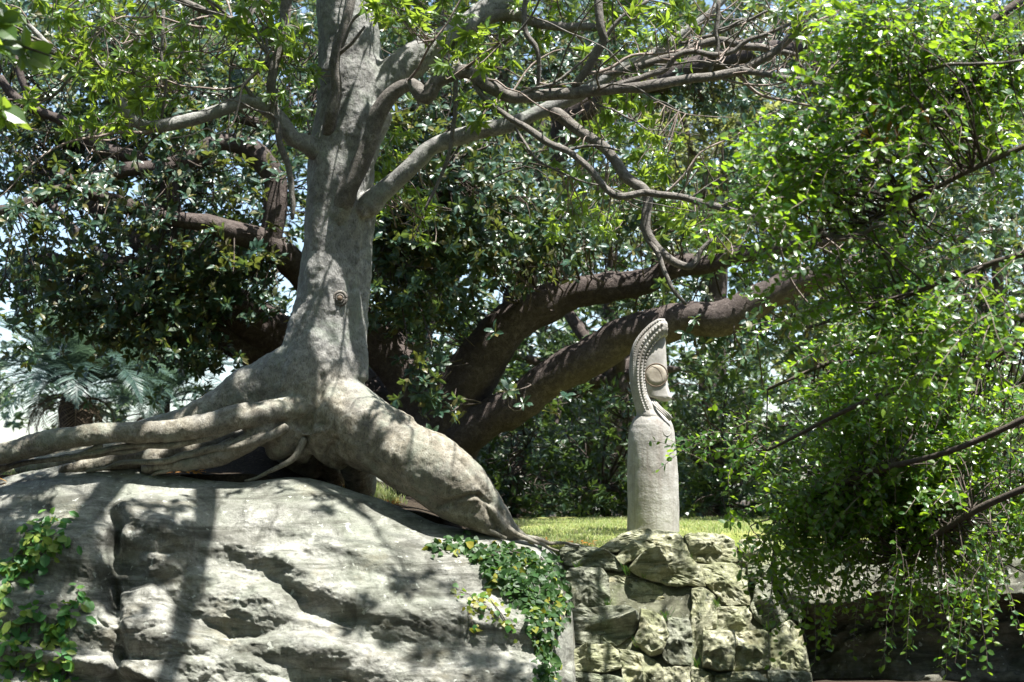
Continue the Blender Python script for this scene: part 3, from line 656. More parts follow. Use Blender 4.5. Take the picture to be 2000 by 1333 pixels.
LIMBS = [
 ('bark', 12, [(660,445,30,13.12),(676,380,38,13.0),(700,330,36,12.95),(722,275,34,12.9),(740,222,33,12.85),(768,182,31,12.8),(805,165,28,12.75),(832,190,34,12.72),(852,160,30,12.7),(905,140,27,12.65),(960,170,26,12.6),(1000,190,25,12.6),(1060,185,24,12.6),(1150,178,24,12.55),(1250,170,22,12.5),(1350,155,19,12.45),(1450,136,17,12.4),(1520,95,15,12.35),(1560,58,13,12.3),(1590,5,11,12.3),(1610,-60,9,12.3)]),
 ('limb', 8, [(1450,136,13,12.4),(1540,155,13,11.6),(1600,164,13,11.0),(1640,185,12,10.5),(1690,195,11,10.0),(1730,190,10,9.7),(1780,155,8,9.4),(1840,130,7,9.1),(1900,126,6,8.9),(1995,118,5,8.7)]),
 ('bark', 12, [(718,402,44,13.1),(760,365,37,13.05),(800,330,35,13.0),(840,292,34,13.0),(900,268,33,12.95),(960,252,31,12.9),(1020,235,29,12.9),(1080,207,27,12.9),(1130,186,26,12.9),(1200,140,24,12.9),(1270,108,21,12.9),(1340,60,17,12.9),(1400,15,13,12.9),(1460,-50,10,12.9)]),
 ('limb', 10, [(1076,212,24,12.9),(1130,255,22,12.8),(1175,285,22,12.75),(1200,312,22,12.7),(1225,350,22,12.65),(1260,375,20,12.6),(1265,400,19,12.6),(1262,450,18,12.6),(1280,480,18,12.6),(1310,508,17,12.6),(1350,521,14,12.6),(1370,490,10,12.6),(1392,468,7,12.6)]),
 ('limb', 8, [(1262,462,12,12.6),(1290,505,10,12.55),(1310,560,9,12.5),(1340,595,6,12.5)]),
 ('limb', 8, [(920,150,10,12.65),(945,190,11,12.6),(1000,235,12,12.5),(1030,250,13,12.5),(1075,282,13,12.4),(1105,295,13,12.35),(1150,330,13,12.3),(1180,365,14,12.3),(1215,385,15,12.3),(1265,378,15,12.3),(1330,385,14,12.25),(1380,400,13,12.1),(1430,410,12,11.7),(1480,425,12,11.2),(1520,440,11,10.8),(1580,450,10,10.3),(1640,465,9,9.8),(1680,455,8,9.5),(1730,440,6,9.2)]),
 ('limb', 7, [(1410,405,9,11.9),(1450,390,8,11.4),(1530,385,8,10.8),(1620,370,7,10.2),(1680,330,7,9.7),(1720,300,6,9.4),(1770,278,5,9.1)]),
 ('bark', 12, [(620,296,38,13.15),(598,281,33,13.08),(570,268,30,13.0),(540,226,29,12.95),(500,202,27,12.9),(470,200,25,12.85),(420,220,25,12.8),(360,236,25,12.75),(300,250,24,12.7),(265,240,21,12.65),(240,210,19,12.6),(225,165,17,12.55),(213,136,15,12.5),(180,120,15,12.5),(140,120,14,12.45),(110,105,12,12.4),(80,75,10,12.4),(40,30,8,12.4)]),
 ('limb', 7, [(505,205,14,12.9),(490,185,9,12.85),(478,168,5,12.85)]),
 ('bark', 10, [(642,262,24,13.1),(646,225,26,12.98),(655,180,20,12.95),(655,115,18,12.92),(668,60,18,12.9),(688,0,16,12.9),(700,-60,14,12.9)]),
 ('limb', 7, [(662,108,9,12.92),(690,80,7,12.85),(712,54,5,12.8)]), ('limb', 7, [(664,104,8,12.92),(690,40,6,12.85),(740,5,5,12.8)]),
 ('limb', 9, [(562,-40,24,12.8),(553,60,20,12.8),(542,110,18,12.8),(528,165,18,12.8),(535,200,15,12.85),(545,270,13,12.8),(560,322,12,12.8),(570,370,11,12.8),(574,400,10,12.8),(571,428,7,12.8)]),
 ('limb', 6, [(318,20,7,12.5),(315,100,7,12.5),(325,150,6,12.5),(316,228,5,12.6)]),
 ('limb', 7, [(1030,-20,11,12.5),(1025,55,11,12.5),(1050,100,10,12.5),(1050,172,9,12.58)]),
 ('limb', 9, [(1170,-30,16,12.4),(1172,50,17,12.4),(1178,82,17,12.45),(1150,130,16,12.5),(1122,170,15,12.56)]), ('limb', 7, [(1180,75,10,12.45),(1215,35,9,12.4),(1265,0,7,12.4)]),
 ('limb', 7, [(1405,0,9,12.4),(1398,60,9,12.42),(1402,90,8,12.43),(1385,142,8,12.45)]),
 ('limb', 7, [(890,150,10,12.65),(886,250,9,12.7),(868,330,8,12.75),(830,412,5,12.8)]),
 ('limb', 9, [(1160,150,15,12.9),(1280,122,14,12.8),(1340,98,15,12.8),(1400,80,15,12.8),(1450,92,15,12.75),(1510,97,13,12.7),(1560,110,9,12.6)]),
 ('limb', 8, [(1205,165,12,12.5),(1290,140,12,12.5),(1330,105,12,12.45),(1420,105,10,12.4),(1460,80,9,12.35),(1530,55,7,12.3),(1600,20,5,12.2)]),
 ('limb', 7, [(1560,60,7,12.3),(1620,40,6,12.2),(1700,30,5,12.1)]), ('limb', 7, [(1370,75,8,12.45),(1440,50,6,12.4),(1500,20,5,12.3)]),
 ('limb', 7, [(1105,297,7,12.35),(1150,285,5,12.3),(1210,295,4,12.2)]),
 ('limb', 7, [(160,120,8,12.5),(100,190,6,12.5),(40,195,5,12.4)]), ('limb', 7, [(300,-20,14,12.9),(460,40,12,12.9),(500,10,10,12.9)]),
 ('limb', 8, [(900,60,30,13.4),(980,30,24,13.4),(1070,48,20,13.4),(1170,55,16,13.4)]),
]
skel = []
for mt, k, ch in LIMBS:
    p = ppath(ch, step=.04); skel.append(p); mb = MB(); wob = fbm(np.arange(len(p))*.21+p[0, 0]*9, 3.3, 0, 2); p = p.copy(); p[:, 3] *= 1+.12*wob
    p[:, 0] += .010*noise(np.arange(len(p))*.3, p[0, 0]*7); p[:, 2] += .010*noise(np.arange(len(p))*.3, p[0, 2]*7+4)
    add_tube(mb, p, k, .14, p[0, 0])
    obj('limb', mb.mesh('limb', M['bark' if mt == 'bark' and ch[0][0] in (718, 620) else 'limb']), tree)
rb = np.random.default_rng(5); base_pts = np.concatenate([p_[len(p_)//5:] for p_ in skel])
bx, by, _d = project(base_pts[:, :3])
def wander(i0, dirx, length, r0):
    p = base_pts[i0, :3].copy(); d_ = nrm(np.array([dirx*rb.uniform(.15, 1.), rb.normal(-.1, .35), rb.normal(.25, .6)])); pts = [[*p, r0]]; nst = 9
    for k_ in range(nst):
        d_ = nrm(d_+rb.normal(0, .26, 3)+np.array([dirx*.08, 0, -.03])); p = p+d_*length/nst; pts.append([*p, r0*(1-.78*(k_+1)/nst)])
    c_ = catmull(np.array(pts), .06); skel.append(c_); m_b = MB(); add_tube(m_b, c_, 6, .1); obj('limb', m_b.mesh('limb', M['limb' if rb.random() < .5 else 'twig']), tree)
for reg_, n_, dx_ in (((1000, 1600, -20, 260), 30, 1.), ((1100, 1700, 280, 480), 12, .8), ((60, 560, -20, 260), 36, -1.), ((700, 1000, 0, 330), 6, .6)):
    cand = np.where((bx > reg_[0]) & (bx < reg_[1]) & (by > reg_[2]) & (by < reg_[3]))[0]
    for i0 in rb.choice(cand, n_): wander(i0, dx_, rb.uniform(.9, 2.1), min(base_pts[i0, 3]*.5, rb.uniform(.006, .016)))
main_skel = np.concatenate(skel)[:, :3]

# ------------------------------------------------------------------ carved statue
SY = 15.0; SS = SY/FPX
sbase = P(1276, 1029, SY)
statue = thing('stone_statue', sbase, 'tall carved sandstone head on a rounded column standing on the lawn', 'statue')
def sp(x, y, dep=0.):       # photo-pixel offsets on the statue's plane -> metres
    return np.array([sbase[0]+(x-1276)*SS, SY+dep, sbase[2]+(1029-y)*SS])
# column
prof = [(1045,1225,1327),(1027,1225.5,1326.5),(980,1226,1326),(930,1226,1325),(890,1227,1323),(860,1228,1320),(845,1229.5,1318),(833,1232,1315),(824,1236,1311),(817,1241,1306),(812,1247,1300),(809,1256,1292),(808,1270,1280)]
rows = []; K = 48; th = np.linspace(0, 2*np.pi, K, endpoint=False)
pr = np.array(prof, float); yy = np.concatenate([np.linspace(1045, 845, 40), np.linspace(843, 808, 22)])
for y in yy:
    l = np.interp(-y, -pr[:, 0], pr[:, 1]); r_ = np.interp(-y, -pr[:, 0], pr[:, 2]); c = (l+r_)/2; a = (r_-l)/2*SS
    q = sp(c, y); w = np.stack([q[0]+a*np.cos(th), q[1]+a*.92*np.sin(th), np.full(K, q[2])], -1)
    nd = .009*fbm(w[:, 0]*6, w[:, 1]*6, w[:, 2]*4, 3)+.0035*fbm(w[:, 0]*30, w[:, 1]*30, w[:, 2]*22, 3)
    w[:, 0] += nd*np.cos(th); w[:, 1] += nd*np.sin(th); rows.append(w)
G = np.array(rows); idx = np.arange(len(rows)*K).reshape(-1, K); nxt = np.roll(idx, -1, 1)
mb = MB(); mb.addq(G.reshape(-1, 3), np.stack([idx[:-1], nxt[:-1], nxt[1:], idx[1:]], -1).reshape(-1, 4)); mb.l.extend(idx[-1].tolist()); mb.c.append(K)
obj('column', mb.mesh('column', M['statue']), statue)
# hair: a crescent from the nape over the crown to the brow
HT = .115
HO = np.array([(1247,814),(1239,785),(1233.5,755),(1231.5,722),(1233.5,694),(1240,672),(1251,655),(1264,640.5),(1278,629),(1290,624),(1300,625.5),(1305,631)], float)
HI = np.array([(1292,812),(1281,797),(1271,780),(1264,760),(1261,736),(1262,714),(1267,697),(1275,682),(1285,671),(1294,664.5),(1301,661),(1305.5,659)], float)
co_ = catmull(np.c_[HO, HI], 4.); rows = []; th = np.linspace(0, 2*np.pi, 28, endpoint=False)
for q in co_:
    m_, h_ = (q[:2]+q[2:])/2, (q[2:]-q[:2])/2
    ca, sa = np.sign(np.cos(th))*np.abs(np.cos(th))**.75, np.sign(np.sin(th))*np.abs(np.sin(th))**.75
    rows.append(np.array([sp(m_[0]+h_[0]*a, m_[1]+h_[1]*a, HT*b) for a, b in zip(ca, sa)]))
def loft(name, rows, mat, parent):
    G = np.array(rows); K_ = G.shape[1]; idx = np.arange(len(rows)*K_).reshape(-1, K_); nx_ = np.roll(idx, -1, 1); mb = MB()
    mb.addq(G.reshape(-1, 3), np.stack([idx[:-1], nx_[:-1], nx_[1:], idx[1:]], -1).reshape(-1, 4)); mb.l.extend(idx[0].tolist()[::-1]); mb.c.append(K_); mb.l.extend(idx[-1].tolist()); mb.c.append(K_)
    me = mb.mesh(name, mat); bm = bmesh.new(); bm.from_mesh(me); bmesh.ops.recalc_face_normals(bm, faces=bm.faces); bm.to_mesh(me); bm.free(); return obj(name, me, parent)
loft('hair', rows, M['statue'], statue)
FR = [(656,1293,1302,.05),(664,1287,1303,.06),(680,1275,1303.5,.075),(695,1267,1304,.085),(715,1261,1305,.088),(735,1260,1306,.09),(745,1260,1306,.09),(752,1261,1306.5,.089),(760,1262,1308,.087),(768,1264,1310.5,.085),(774,1266,1313,.085),(777.5,1268,1314,.085),(779,1274,1314,.08),(782,1288,1312.5,.066),(785,1294,1308,.045),(786,1297,1304,.02)]
fr = catmull(np.array(FR, float)[:, [1, 2, 0, 3]], 3.); rows = []
for xl, xr, y, hd in fr:
    q = [(0, .0), (.01, .8), (.06, 1.), (.4, 1.), (.8, .97), (.88, .85), (.96, .40), (1., .14)]
    ring = [(xl+(xr-xl)*u, -hd*w) for u, w in q]+[(xl+(xr-xl)*u, hd*w) for u, w in q[::-1]][:-1]
    rows.append(np.array([sp(x, y, d_) for x, d_ in ring]))
loft('face', rows, M['face'], statue)
def stube(name, pts, w, mat, parent, dep, k=8, step=.012, rough=0.):
    p = np.array([[*sp(x, y, dep if len(q) == 0 else q[0]), w*SS*.5] for x, y, *q in pts]); mb = MB(); add_tube(mb, catmull(p, step), k, rough); return obj(name, mb.mesh(name, mat), parent)
BR = [[(1300,628.5),(1288,629),(1274,638),(1261,650),(1250,664),(1242,682),(1238.5,705),(1238.5,735),(1242,765),(1248,790),(1254,806)],
      [(1304,637),(1292,637),(1278,647),(1266,660),(1256,675),(1249,694),(1246,715),(1246,742),(1249,768),(1256,792),(1262,808)],
      [(1305,646),(1295,646),(1282,656),(1271,669),(1262,684),(1256,702),(1253,722),(1253,746),(1256,770),(1263,793),(1270,808)],
      [(1304.5,656),(1297,656),(1286,664),(1276,677),(1268,691),(1262,708),(1259,728),(1259,750),(1263,772),(1271,793),(1280,808)]]
blob_v = None
def bead(mb, c, r, flat=1.):
    v = []; f = []
    for i, (z, q) in enumerate(((-.8, .55), (0, 1.), (.8, .55))):
        for j in range(6): a = j*math.pi/3+.3; v.append(c+r*np.array([q*math.cos(a), z*flat, q*math.sin(a)]))
    for i in (0, 1):
        for j in range(6): f.append((i*6+j, i*6+(j+1) % 6, i*6+6+(j+1) % 6, i*6+6+j))
    f.append(tuple(range(6))[::-1]); f.append((12, 13, 14, 15, 16, 17)); mb.add(v, f)
for side in (-1, 1):
    for bi, br in enumerate(BR):
        mb = MB(); pts = catmull(np.array([[*sp(x, y, side*(HT*(.80 if bi == 0 else .98 if bi == 1 else .97 if bi == 2 else .78)-(.03 if i == 0 else .012 if i == 1 else .006))), 2.5*SS*(1 if bi else 1.3)*(1.3-.5*i/10)] for i, (x, y) in enumerate(br)]), .006)
        add_tube(mb, pts, 8)
        L = np.concatenate([[0], np.cumsum(np.linalg.norm(np.diff(pts[:, :3], axis=0), axis=1))]); s = .012
        while s < L[-1]:
            q = [np.interp(s, L, pts[:, k]) for k in range(4)]; r = q[3]*(1.05 if bi else .6)
            bead(mb, np.array([q[0], q[1]+side*q[3]*.75, q[2]]), r); s += r*2.3
        obj('braid', mb.mesh('braid', M['statue'], False), statue)
    # eye: raised disc in a dark ring, with an incised lid line
    ec = (1282.5, 735.5); er = 20.8
    th = np.linspace(0, 2*np.pi, 40)
    e = obj('eye', None, statue) if False else None
    rows = []
    for rr, dp in ((1., 0), (1., .008), (.96, .0145), (.6, .0155), (.2, .016)):
        rows.append(np.array([sp(ec[0]+er*rr*math.cos(a), ec[1]+er*rr*math.sin(a), side*(.078+dp)) for a in th[:-1]]))
    G = np.array(rows); n = 39; idx = np.arange(5*n).reshape(5, n); nx_ = np.roll(idx, -1, 1); mb = MB()
    mb.addq(G.reshape(-1, 3), np.stack([idx[:-1], nx_[:-1], nx_[1:], idx[1:]], -1).reshape(-1, 4)); mb.l.extend(idx[-1].tolist()); mb.c.append(n)
    me = mb.mesh('eye', M['eye']); bm = bmesh.new(); bm.from_mesh(me); bmesh.ops.recalc_face_normals(bm, faces=bm.faces); bm.to_mesh(me); bm.free()
    eye = obj('eye', me, statue)
    mb = MB(); pth = np.array([[*sp(ec[0]+(er+1.4)*math.cos(a), ec[1]+(er+1.4)*math.sin(a), side*.088), 1.25*SS] for a in th]); add_tube(mb, pth, 7); obj('eye_rim', mb.mesh('eye_rim', M['groove']), eye)
    mb = MB(); pth = catmull(np.array([[*sp(x, y, side*d_), .5*SS] for x, y, d_ in ((1266, 727, .0915), (1272, 719.5, .0915), (1280, 720, .0925), (1288, 726, .093), (1293, 737, .0925), (1295, 750, .0915))]), .01); add_tube(mb, pth, 6); obj('eye_line', mb.mesh('eye_line', M['groove']), eye)
    # nostril wing
    mb = MB(); pth = catmull(np.array([[*sp(x, y, side*.07), w*SS] for x, y, w in ((1290, 779, 1.5), (1294, 777, 2.6), (1299, 779, 2.8), (1303, 782, 1.6))]), .01); add_tube(mb, pth, 8); obj('nostril', mb.mesh('nostril', M['face']), statue)
    # throat bands running down to the breast
    for q, (dx, w) in enumerate(((0, 3.2), (4.5, 3.0), (8.5, 2.6))):
        mb = MB(); pth = catmull(np.array([[*sp(1270+dx*.8, 776+q*2, side*.03), w*SS*.5], [*sp(1275+dx*.9, 789, side*.075), w*SS*.6], [*sp(1284+dx, 801, side*.125), w*SS*.6], [*sp(1296+dx*.9, 813-q, side*.15), w*SS*.6], [*sp(1307+dx*.5, 824-2*q, side*.13), w*SS*.6]]), .01); add_tube(mb, pth, 8); obj('throat_band', mb.mesh('throat_band', M['statue']), statue)
rows = []
for y, xl, xr, hd in ((772,1262,1268,.05),(780,1260,1271,.07),(790,1254,1277,.09),(800,1249,1285,.11),(808,1245,1294,.13),(816,1244,1303,.15),(826,1250,1304,.13)):
    c_ = (xl+xr)/2; rows.append(np.array([sp(c_+(xr-xl)/2*math.cos(a), y, hd*math.sin(a)) for a in np.linspace(0, 6.2832, 20, endpoint=False)]))
loft('neck', rows, M['statue'], statue)
mb = MB(); th = np.linspace(0, 2*np.pi, 30)
ring = []
for a in th:
    X_, Y2 = 1301+9*math.cos(a), 842+12*math.sin(a); l = np.interp(-Y2, -pr[:, 0], pr[:, 1]); r_ = np.interp(-Y2, -pr[:, 0], pr[:, 2]); u = min(.97, abs(X_-(l+r_)/2)/((r_-l)/2))
    ring.append([*sp(X_, Y2, -.92*(r_-l)/2*SS*math.sqrt(1-u*u)-.002), .8*SS])
add_tube(mb, np.array(ring), 6); obj('ring_carving', mb.mesh('ring_carving', M['statue']), statue)

# ------------------------------------------------------------------ old fig tree behind
FB = P(880, 1010, 19.6)
fig = thing('fig_tree', FB, 'massive dark fig tree with thick low limbs, behind the pale tree', 'tree')
def slimbs(root, lst, mat, name='limb', k=14, rough=.16):
    out = []
    for nm, ch in lst:
        p = ppath(ch, step=.10); q_ = np.arange(len(p))*.28; kk = np.clip(.06/p[:, 3], .12, .6); p[:, 0] += kk*p[:, 3]*noise(q_, p[0, 0]*5); p[:, 2] += kk*p[:, 3]*noise(q_, p[0, 2]*5+9); p[:, 3] *= 1+.12*kk/.6*noise(q_*1.7, p[0, 0]*3+2); out.append(p); mb = MB(); add_tube(mb, p, k, rough, p[0, 0]*3); obj(nm, mb.mesh(nm, M[mat]), root)
    return np.concatenate(out)
figskel = slimbs(fig, [
 ('trunk', [(850,1060,210,19.6),(855,980,170,19.6),(862,900,150,19.6),(868,840,150,19.6),(885,780,120,19.6)]),
 ('limb', [(868,850,120,19.5),(905,765,108,19.3),(960,690,98,19.1),(1020,622,86,19),(1090,578,70,19),(1180,560,60,18.9),(1260,545,50,18.8),(1340,520,45,18.7),(1430,500,40,18.6),(1520,488,30,18.5),(1620,470,18,18.4)]),
 ('limb', [(875,890,90,19.4),(960,822,78,19.1),(1050,762,76,18.9),(1130,712,76,18.7),(1220,667,76,18.5),(1310,637,72,18.3),(1400,625,68,18.1),(1460,605,66,18),(1510,575,60,17.9),(1570,540,50,17.8),(1650,520,40,17.7),(1760,500,24,17.6)]),
 ('limb', [(855,840,110,19.6),(790,730,92,19.6),(730,660,86,19.6),(650,590,74,19.4),(580,520,62,19.1),(530,490,56,18.9),(490,465,48,18.7),(420,445,38,18.5),(340,425,33,18.4),(270,405,31,18.3),(190,390,27,18.2),(110,340,18,18.1)]),
 ('limb', [(515,485,50,18.85),(533,430,46,18.8),(532,360,45,18.8),(512,320,42,18.75),(470,285,40,18.7),(420,290,37,18.6),(370,320,34,18.5),(300,330,29,18.4),(240,332,27,18.3),(180,355,27,18.2),(100,375,25,18.1),(30,405,24,18),(-40,425,22,18)]),
 ('limb', [(840,880,110,20),(740,800,108,20.3),(640,720,104,20.4),(560,672,100,20.2),(490,630,92,20),(425,580,84,19.8),(385,520,66,19.7),(350,470,50,19.6),(330,400,40,19.5),(320,330,30,19.5)]),
 ('limb', [(410,575,60,19.8),(340,550,46,19.6),(290,495,36,19.4),(230,450,32,19.3),(180,405,28,19.2),(120,380,20,19.1)]),
 ('limb', [(560,700,60,20.3),(470,680,50,20),(415,640,44,19.8),(380,600,40,19.6),(310,570,36,19.4),(245,520,30,19.2),(170,526,25,19.1),(110,505,20,19),(30,500,14,18.9)]),
 ('limb', [(900,800,70,19.8),(1000,620,60,20.4),(1050,480,52,20.8),(1075,380,52,21),(1085,310,54,21),(1105,245,58,20.9),(1160,207,54,20.7),(1240,165,48,20.5),(1330,138,42,20.3),(1470,105,36,20),(1600,80,24,19.8)]),
 ('limb', [(280,310,28,18.6),(200,290,24,18.5),(150,252,22,18.4),(90,226,20,18.3),(45,205,18,18.2),(0,150,16,18.1)]), ('limb', [(90,226,14,18.3),(50,170,14,18.3),(25,110,13,18.3)]),
 ('limb', [(560,250,20,19),(470,230,20,18.9),(400,212,18,18.8),(320,180,16,18.7),(240,140,12,18.6)]),
 ('limb', [(760,460,14,18.2),(800,380,12,18.1),(870,330,10,18)]),
 ('limb', [(985,190,40,20.6),(975,120,36,20.6),(990,40,30,20.6),(1010,-40,26,20.6)]),
 ('limb', [(240,520,14,19.2),(205,480,12,19.2),(200,450,10,19.2)]),
], 'fig')[:, :3]
FT = [(120,620,110,30,18.5,20,12),(250,640,80,40,18.5,20.5,12),(380,690,60,40,18.8,20.5,10),(120,330,130,60,17.4,18,12),(320,300,130,60,17.4,18.2,14),(440,470,110,50,17.8,18.4,10),(250,420,120,30,17.6,18.1,8),(520,330,50,60,18,18.5,6),(50,430,50,30,17.4,17.9,5),(120,130,180,150,18.3,21.5,110),(350,120,180,140,18.3,21.5,120),(560,150,120,160,18.8,21.5,70),(230,290,200,90,18.6,21,80),(60,300,90,80,18.3,21,36),(440,400,140,110,19,21.5,70),(200,440,150,50,18.8,20.5,18),
 (60,540,80,50,18,20.5,26),(190,550,120,50,18,20.5,30),(350,580,110,60,18.5,21,40),(300,650,90,20,18.5,20.5,8),(470,540,90,60,18.3,20,34),(380,500,110,60,18.3,21,40),
 (800,120,120,140,17.5,21,90),(860,320,140,120,17.3,20.5,110),(930,440,170,80,17.6,20.4,110),(800,540,90,90,17.6,20.5,70),(1000,180,120,140,19.5,22,80),(1180,350,130,110,17.6,20.5,60),(1080,470,150,40,19.2,20.6,60),(1250,440,150,60,17.6,20,50),
 (1200,120,160,110,20.4,22.5,90),(1420,110,180,110,20,22.5,70),(1400,420,150,70,17.4,20.5,30),(1620,200,180,130,17.5,21,60),(1820,300,180,250,17.5,21,90),(1240,570,120,30,19.2,20,20),(860,640,110,60,19.8,21.5,60),(700,420,70,100,18,20.5,40),
 (820,715,25,30,17.2,17.8,4),(835,760,30,25,17.2,17.8,4),(985,765,25,18,17.0,17.4,4),(860,690,20,20,17.3,17.6,3),(1500,650,160,60,17.6,20,40)]
# crown above the frame
FTOP = [(x, -110, 170, 120, 18.5, 23, 16) for x in range(0, 2000, 230)]
tips = clumped(FT, 2.3); top = blobs(FTOP)
tips = np.concatenate([tips, top])
axis = nrm(np.array([0, -.7, .6])+rng.normal(0, .42, (len(tips), 3)))
L = Leaves(); rosettes(L, tips, axis, 11, .135, (45, 95), .12)
sub = tips+rng.normal(0, .22, tips.shape); rosettes(L, sub, nrm(axis+rng.normal(0, .4, axis.shape)), 10, .13, (40, 100), .2)
sub2 = tips+rng.normal(0, .34, tips.shape); rosettes(L, sub2, nrm(axis+rng.normal(0, .4, axis.shape)), 9, .125, (40, 100), .25)
pos, rot, sc = L.arrays(); nr_ = pos[:, 1] < 19.0; Ln, Lf_ = Leaves(), Leaves()
Ln.pos, Ln.rot, Ln.sc = [pos[nr_]], [rot[nr_]], [sc[nr_]]; add_leaves(fig, Ln, 'fig', M['fig_leaf'], 300, cell=26)
Lf_.pos, Lf_.rot, Lf_.sc = [pos[~nr_]], [rot[~nr_]], [sc[~nr_]]; add_leaves(fig, Lf_, 'far', M['fig_leaf'], 0)
add_twigs(fig, 'twigs', tips[:len(tips)-len(top)], figskel, M['darktwig'], .006, 1.1)

# ------------------------------------------------------------------ trees and undergrowth farther back
def far_tree(name, label, cat, px, Y, trunk_w, tab, mat, tpl, size, nl, group=None, lean=0, parts=0, top=300, seed=0):
    base = np.array([P(px, 900, Y)[0], Y, float(terrain(np.array([P(px, 900, Y)[0]]), np.array([Y]))[0])])
    t = thing(name, base, label, cat, group)
    cx, cyy = np.mean([q[0] for q in tab]), np.mean([q[1] for q in tab])
    tp = P(cx, max(cyy, top), Y); mid = (base+tp)/2+np.array([lean, 0, 0]); r = trunk_w*.5*Y/FPX
    mb = MB(); add_tube(mb, catmull(np.array([[*(base-[0, 0, .3]), r*1.2], [*mid, r], [*tp, r*.6]]), .25), 10, .15, px); obj('trunk', mb.mesh('trunk', M['fig']), t)
    tips = blobs(tab); L = Leaves(); ax = nrm(np.array([0, -.3, .7])+rng.normal(0, .5, tips.shape))
    rosettes(L, tips, ax, nl, size, (40, 95), .15, .06)
    sk = np.concatenate([catmull(np.array([[*mid, r], [*(tp+[0, 0, .3]), r*.5]]), .2)[:, :3]]+[catmull(np.array([[*(mid*.4+tp*.6), r], [*q, r*.3]]), .3)[:, :3] for q in tips[rng.choice(len(tips), 7)]])
    mb = MB()
    for q in tips[rng.choice(len(tips), min(9, len(tips)))]:
        s = mid*.5+tp*.5; add_tube(mb, catmull(np.array([[*s, r*.5], [*((s+q)/2+rng.normal(0, .2, 3)), r*.35], [*q, r*.12]]), .2), 6, .1)
    obj('limbs', mb.mesh('limbs', M['fig']), t, 'stuff')
    add_leaves(t, L, tpl, mat, parts); add_twigs(t, 'twigs', tips, sk, M['darktwig'], .006, .7, keepp=.6)
    return t
far_tree('background_tree', 'leafy tree behind the fig, showing between its trunk and upper limbs', 'tree', 780, 28, 60, [(820,200,260,260,26.5,30,300),(900,560,240,160,26.5,30,220),(800,-150,300,160,26.5,30,110)], M['back_leaf'], 'far', .20, 12, top=350)
far_tree('background_tree', 'tall tree whose crown fills the space behind the trunk top', 'tree', 620, 34, 60, [(600,60,330,200,32,37,260),(1100,60,300,200,32,37,240),(1300,-120,400,120,32,37,120)], M['back_leaf'], 'far', .24, 12, top=300)
far_tree('background_tree', 'pale yellowish tree showing through the gap right of the fig limb', 'tree', 1380, 28, 50, [(1390,250,150,110,26,29,260),(1330,420,130,100,26,29,150),(1500,350,160,160,26,29,170)], M['pale_leaf'], 'far', .17, 12, top=320)
far_tree('background_tree', 'tall dense tree far behind the hanging green shrub', 'tree', 1700, 31, 70, [(1700,200,320,240,29,33,320),(1750,560,280,200,29,33,260),(1800,850,240,140,29,33,120),(1700,-150,330,140,29,33,100)], M['back_leaf'], 'far', .20, 12, top=450)
far_tree('background_tree', 'silvery tree low behind the end of the thick fig limb', 'tree', 1620, 27, 40, [(1620,620,80,80,26,28,60),(1600,720,110,60,26,28,50)], M['pale_leaf'], 'far', .15, 12, top=640)
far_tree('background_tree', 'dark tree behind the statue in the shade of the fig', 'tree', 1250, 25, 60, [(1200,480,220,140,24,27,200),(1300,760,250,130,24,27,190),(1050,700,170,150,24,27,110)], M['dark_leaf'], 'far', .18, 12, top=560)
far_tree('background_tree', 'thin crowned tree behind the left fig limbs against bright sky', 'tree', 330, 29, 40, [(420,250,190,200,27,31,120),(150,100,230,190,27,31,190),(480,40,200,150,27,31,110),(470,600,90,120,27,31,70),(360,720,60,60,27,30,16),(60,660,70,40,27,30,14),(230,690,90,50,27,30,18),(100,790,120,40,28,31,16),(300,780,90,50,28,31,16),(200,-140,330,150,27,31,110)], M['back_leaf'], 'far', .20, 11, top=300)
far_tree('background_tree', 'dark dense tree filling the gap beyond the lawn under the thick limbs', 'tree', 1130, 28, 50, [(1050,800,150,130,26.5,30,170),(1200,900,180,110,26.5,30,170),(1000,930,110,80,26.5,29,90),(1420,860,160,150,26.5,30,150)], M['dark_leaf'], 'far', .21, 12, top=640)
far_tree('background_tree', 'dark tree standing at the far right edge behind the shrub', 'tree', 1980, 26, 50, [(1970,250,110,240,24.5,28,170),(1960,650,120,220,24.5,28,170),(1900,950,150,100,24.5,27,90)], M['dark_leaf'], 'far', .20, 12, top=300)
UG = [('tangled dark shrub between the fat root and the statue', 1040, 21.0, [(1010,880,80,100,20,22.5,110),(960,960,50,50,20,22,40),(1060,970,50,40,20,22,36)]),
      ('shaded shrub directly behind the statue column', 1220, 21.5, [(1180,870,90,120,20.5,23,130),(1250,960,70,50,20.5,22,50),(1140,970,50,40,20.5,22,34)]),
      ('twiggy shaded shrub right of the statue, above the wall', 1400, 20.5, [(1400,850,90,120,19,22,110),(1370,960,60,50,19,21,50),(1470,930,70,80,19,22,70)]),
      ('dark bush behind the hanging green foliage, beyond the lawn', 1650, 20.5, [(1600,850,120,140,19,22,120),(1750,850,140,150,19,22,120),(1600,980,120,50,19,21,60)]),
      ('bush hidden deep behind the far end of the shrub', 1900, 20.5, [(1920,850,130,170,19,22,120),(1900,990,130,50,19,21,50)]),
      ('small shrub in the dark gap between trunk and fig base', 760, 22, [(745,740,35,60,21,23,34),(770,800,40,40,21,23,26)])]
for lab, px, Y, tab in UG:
    far_tree('undergrowth_shrub', lab, 'shrub', px, Y, 14, tab, M['dark_leaf'], 'far', .14, 10, 'shrubs in the shade beyond the lawn', rng.normal(0, .2), top=tab[0][1])

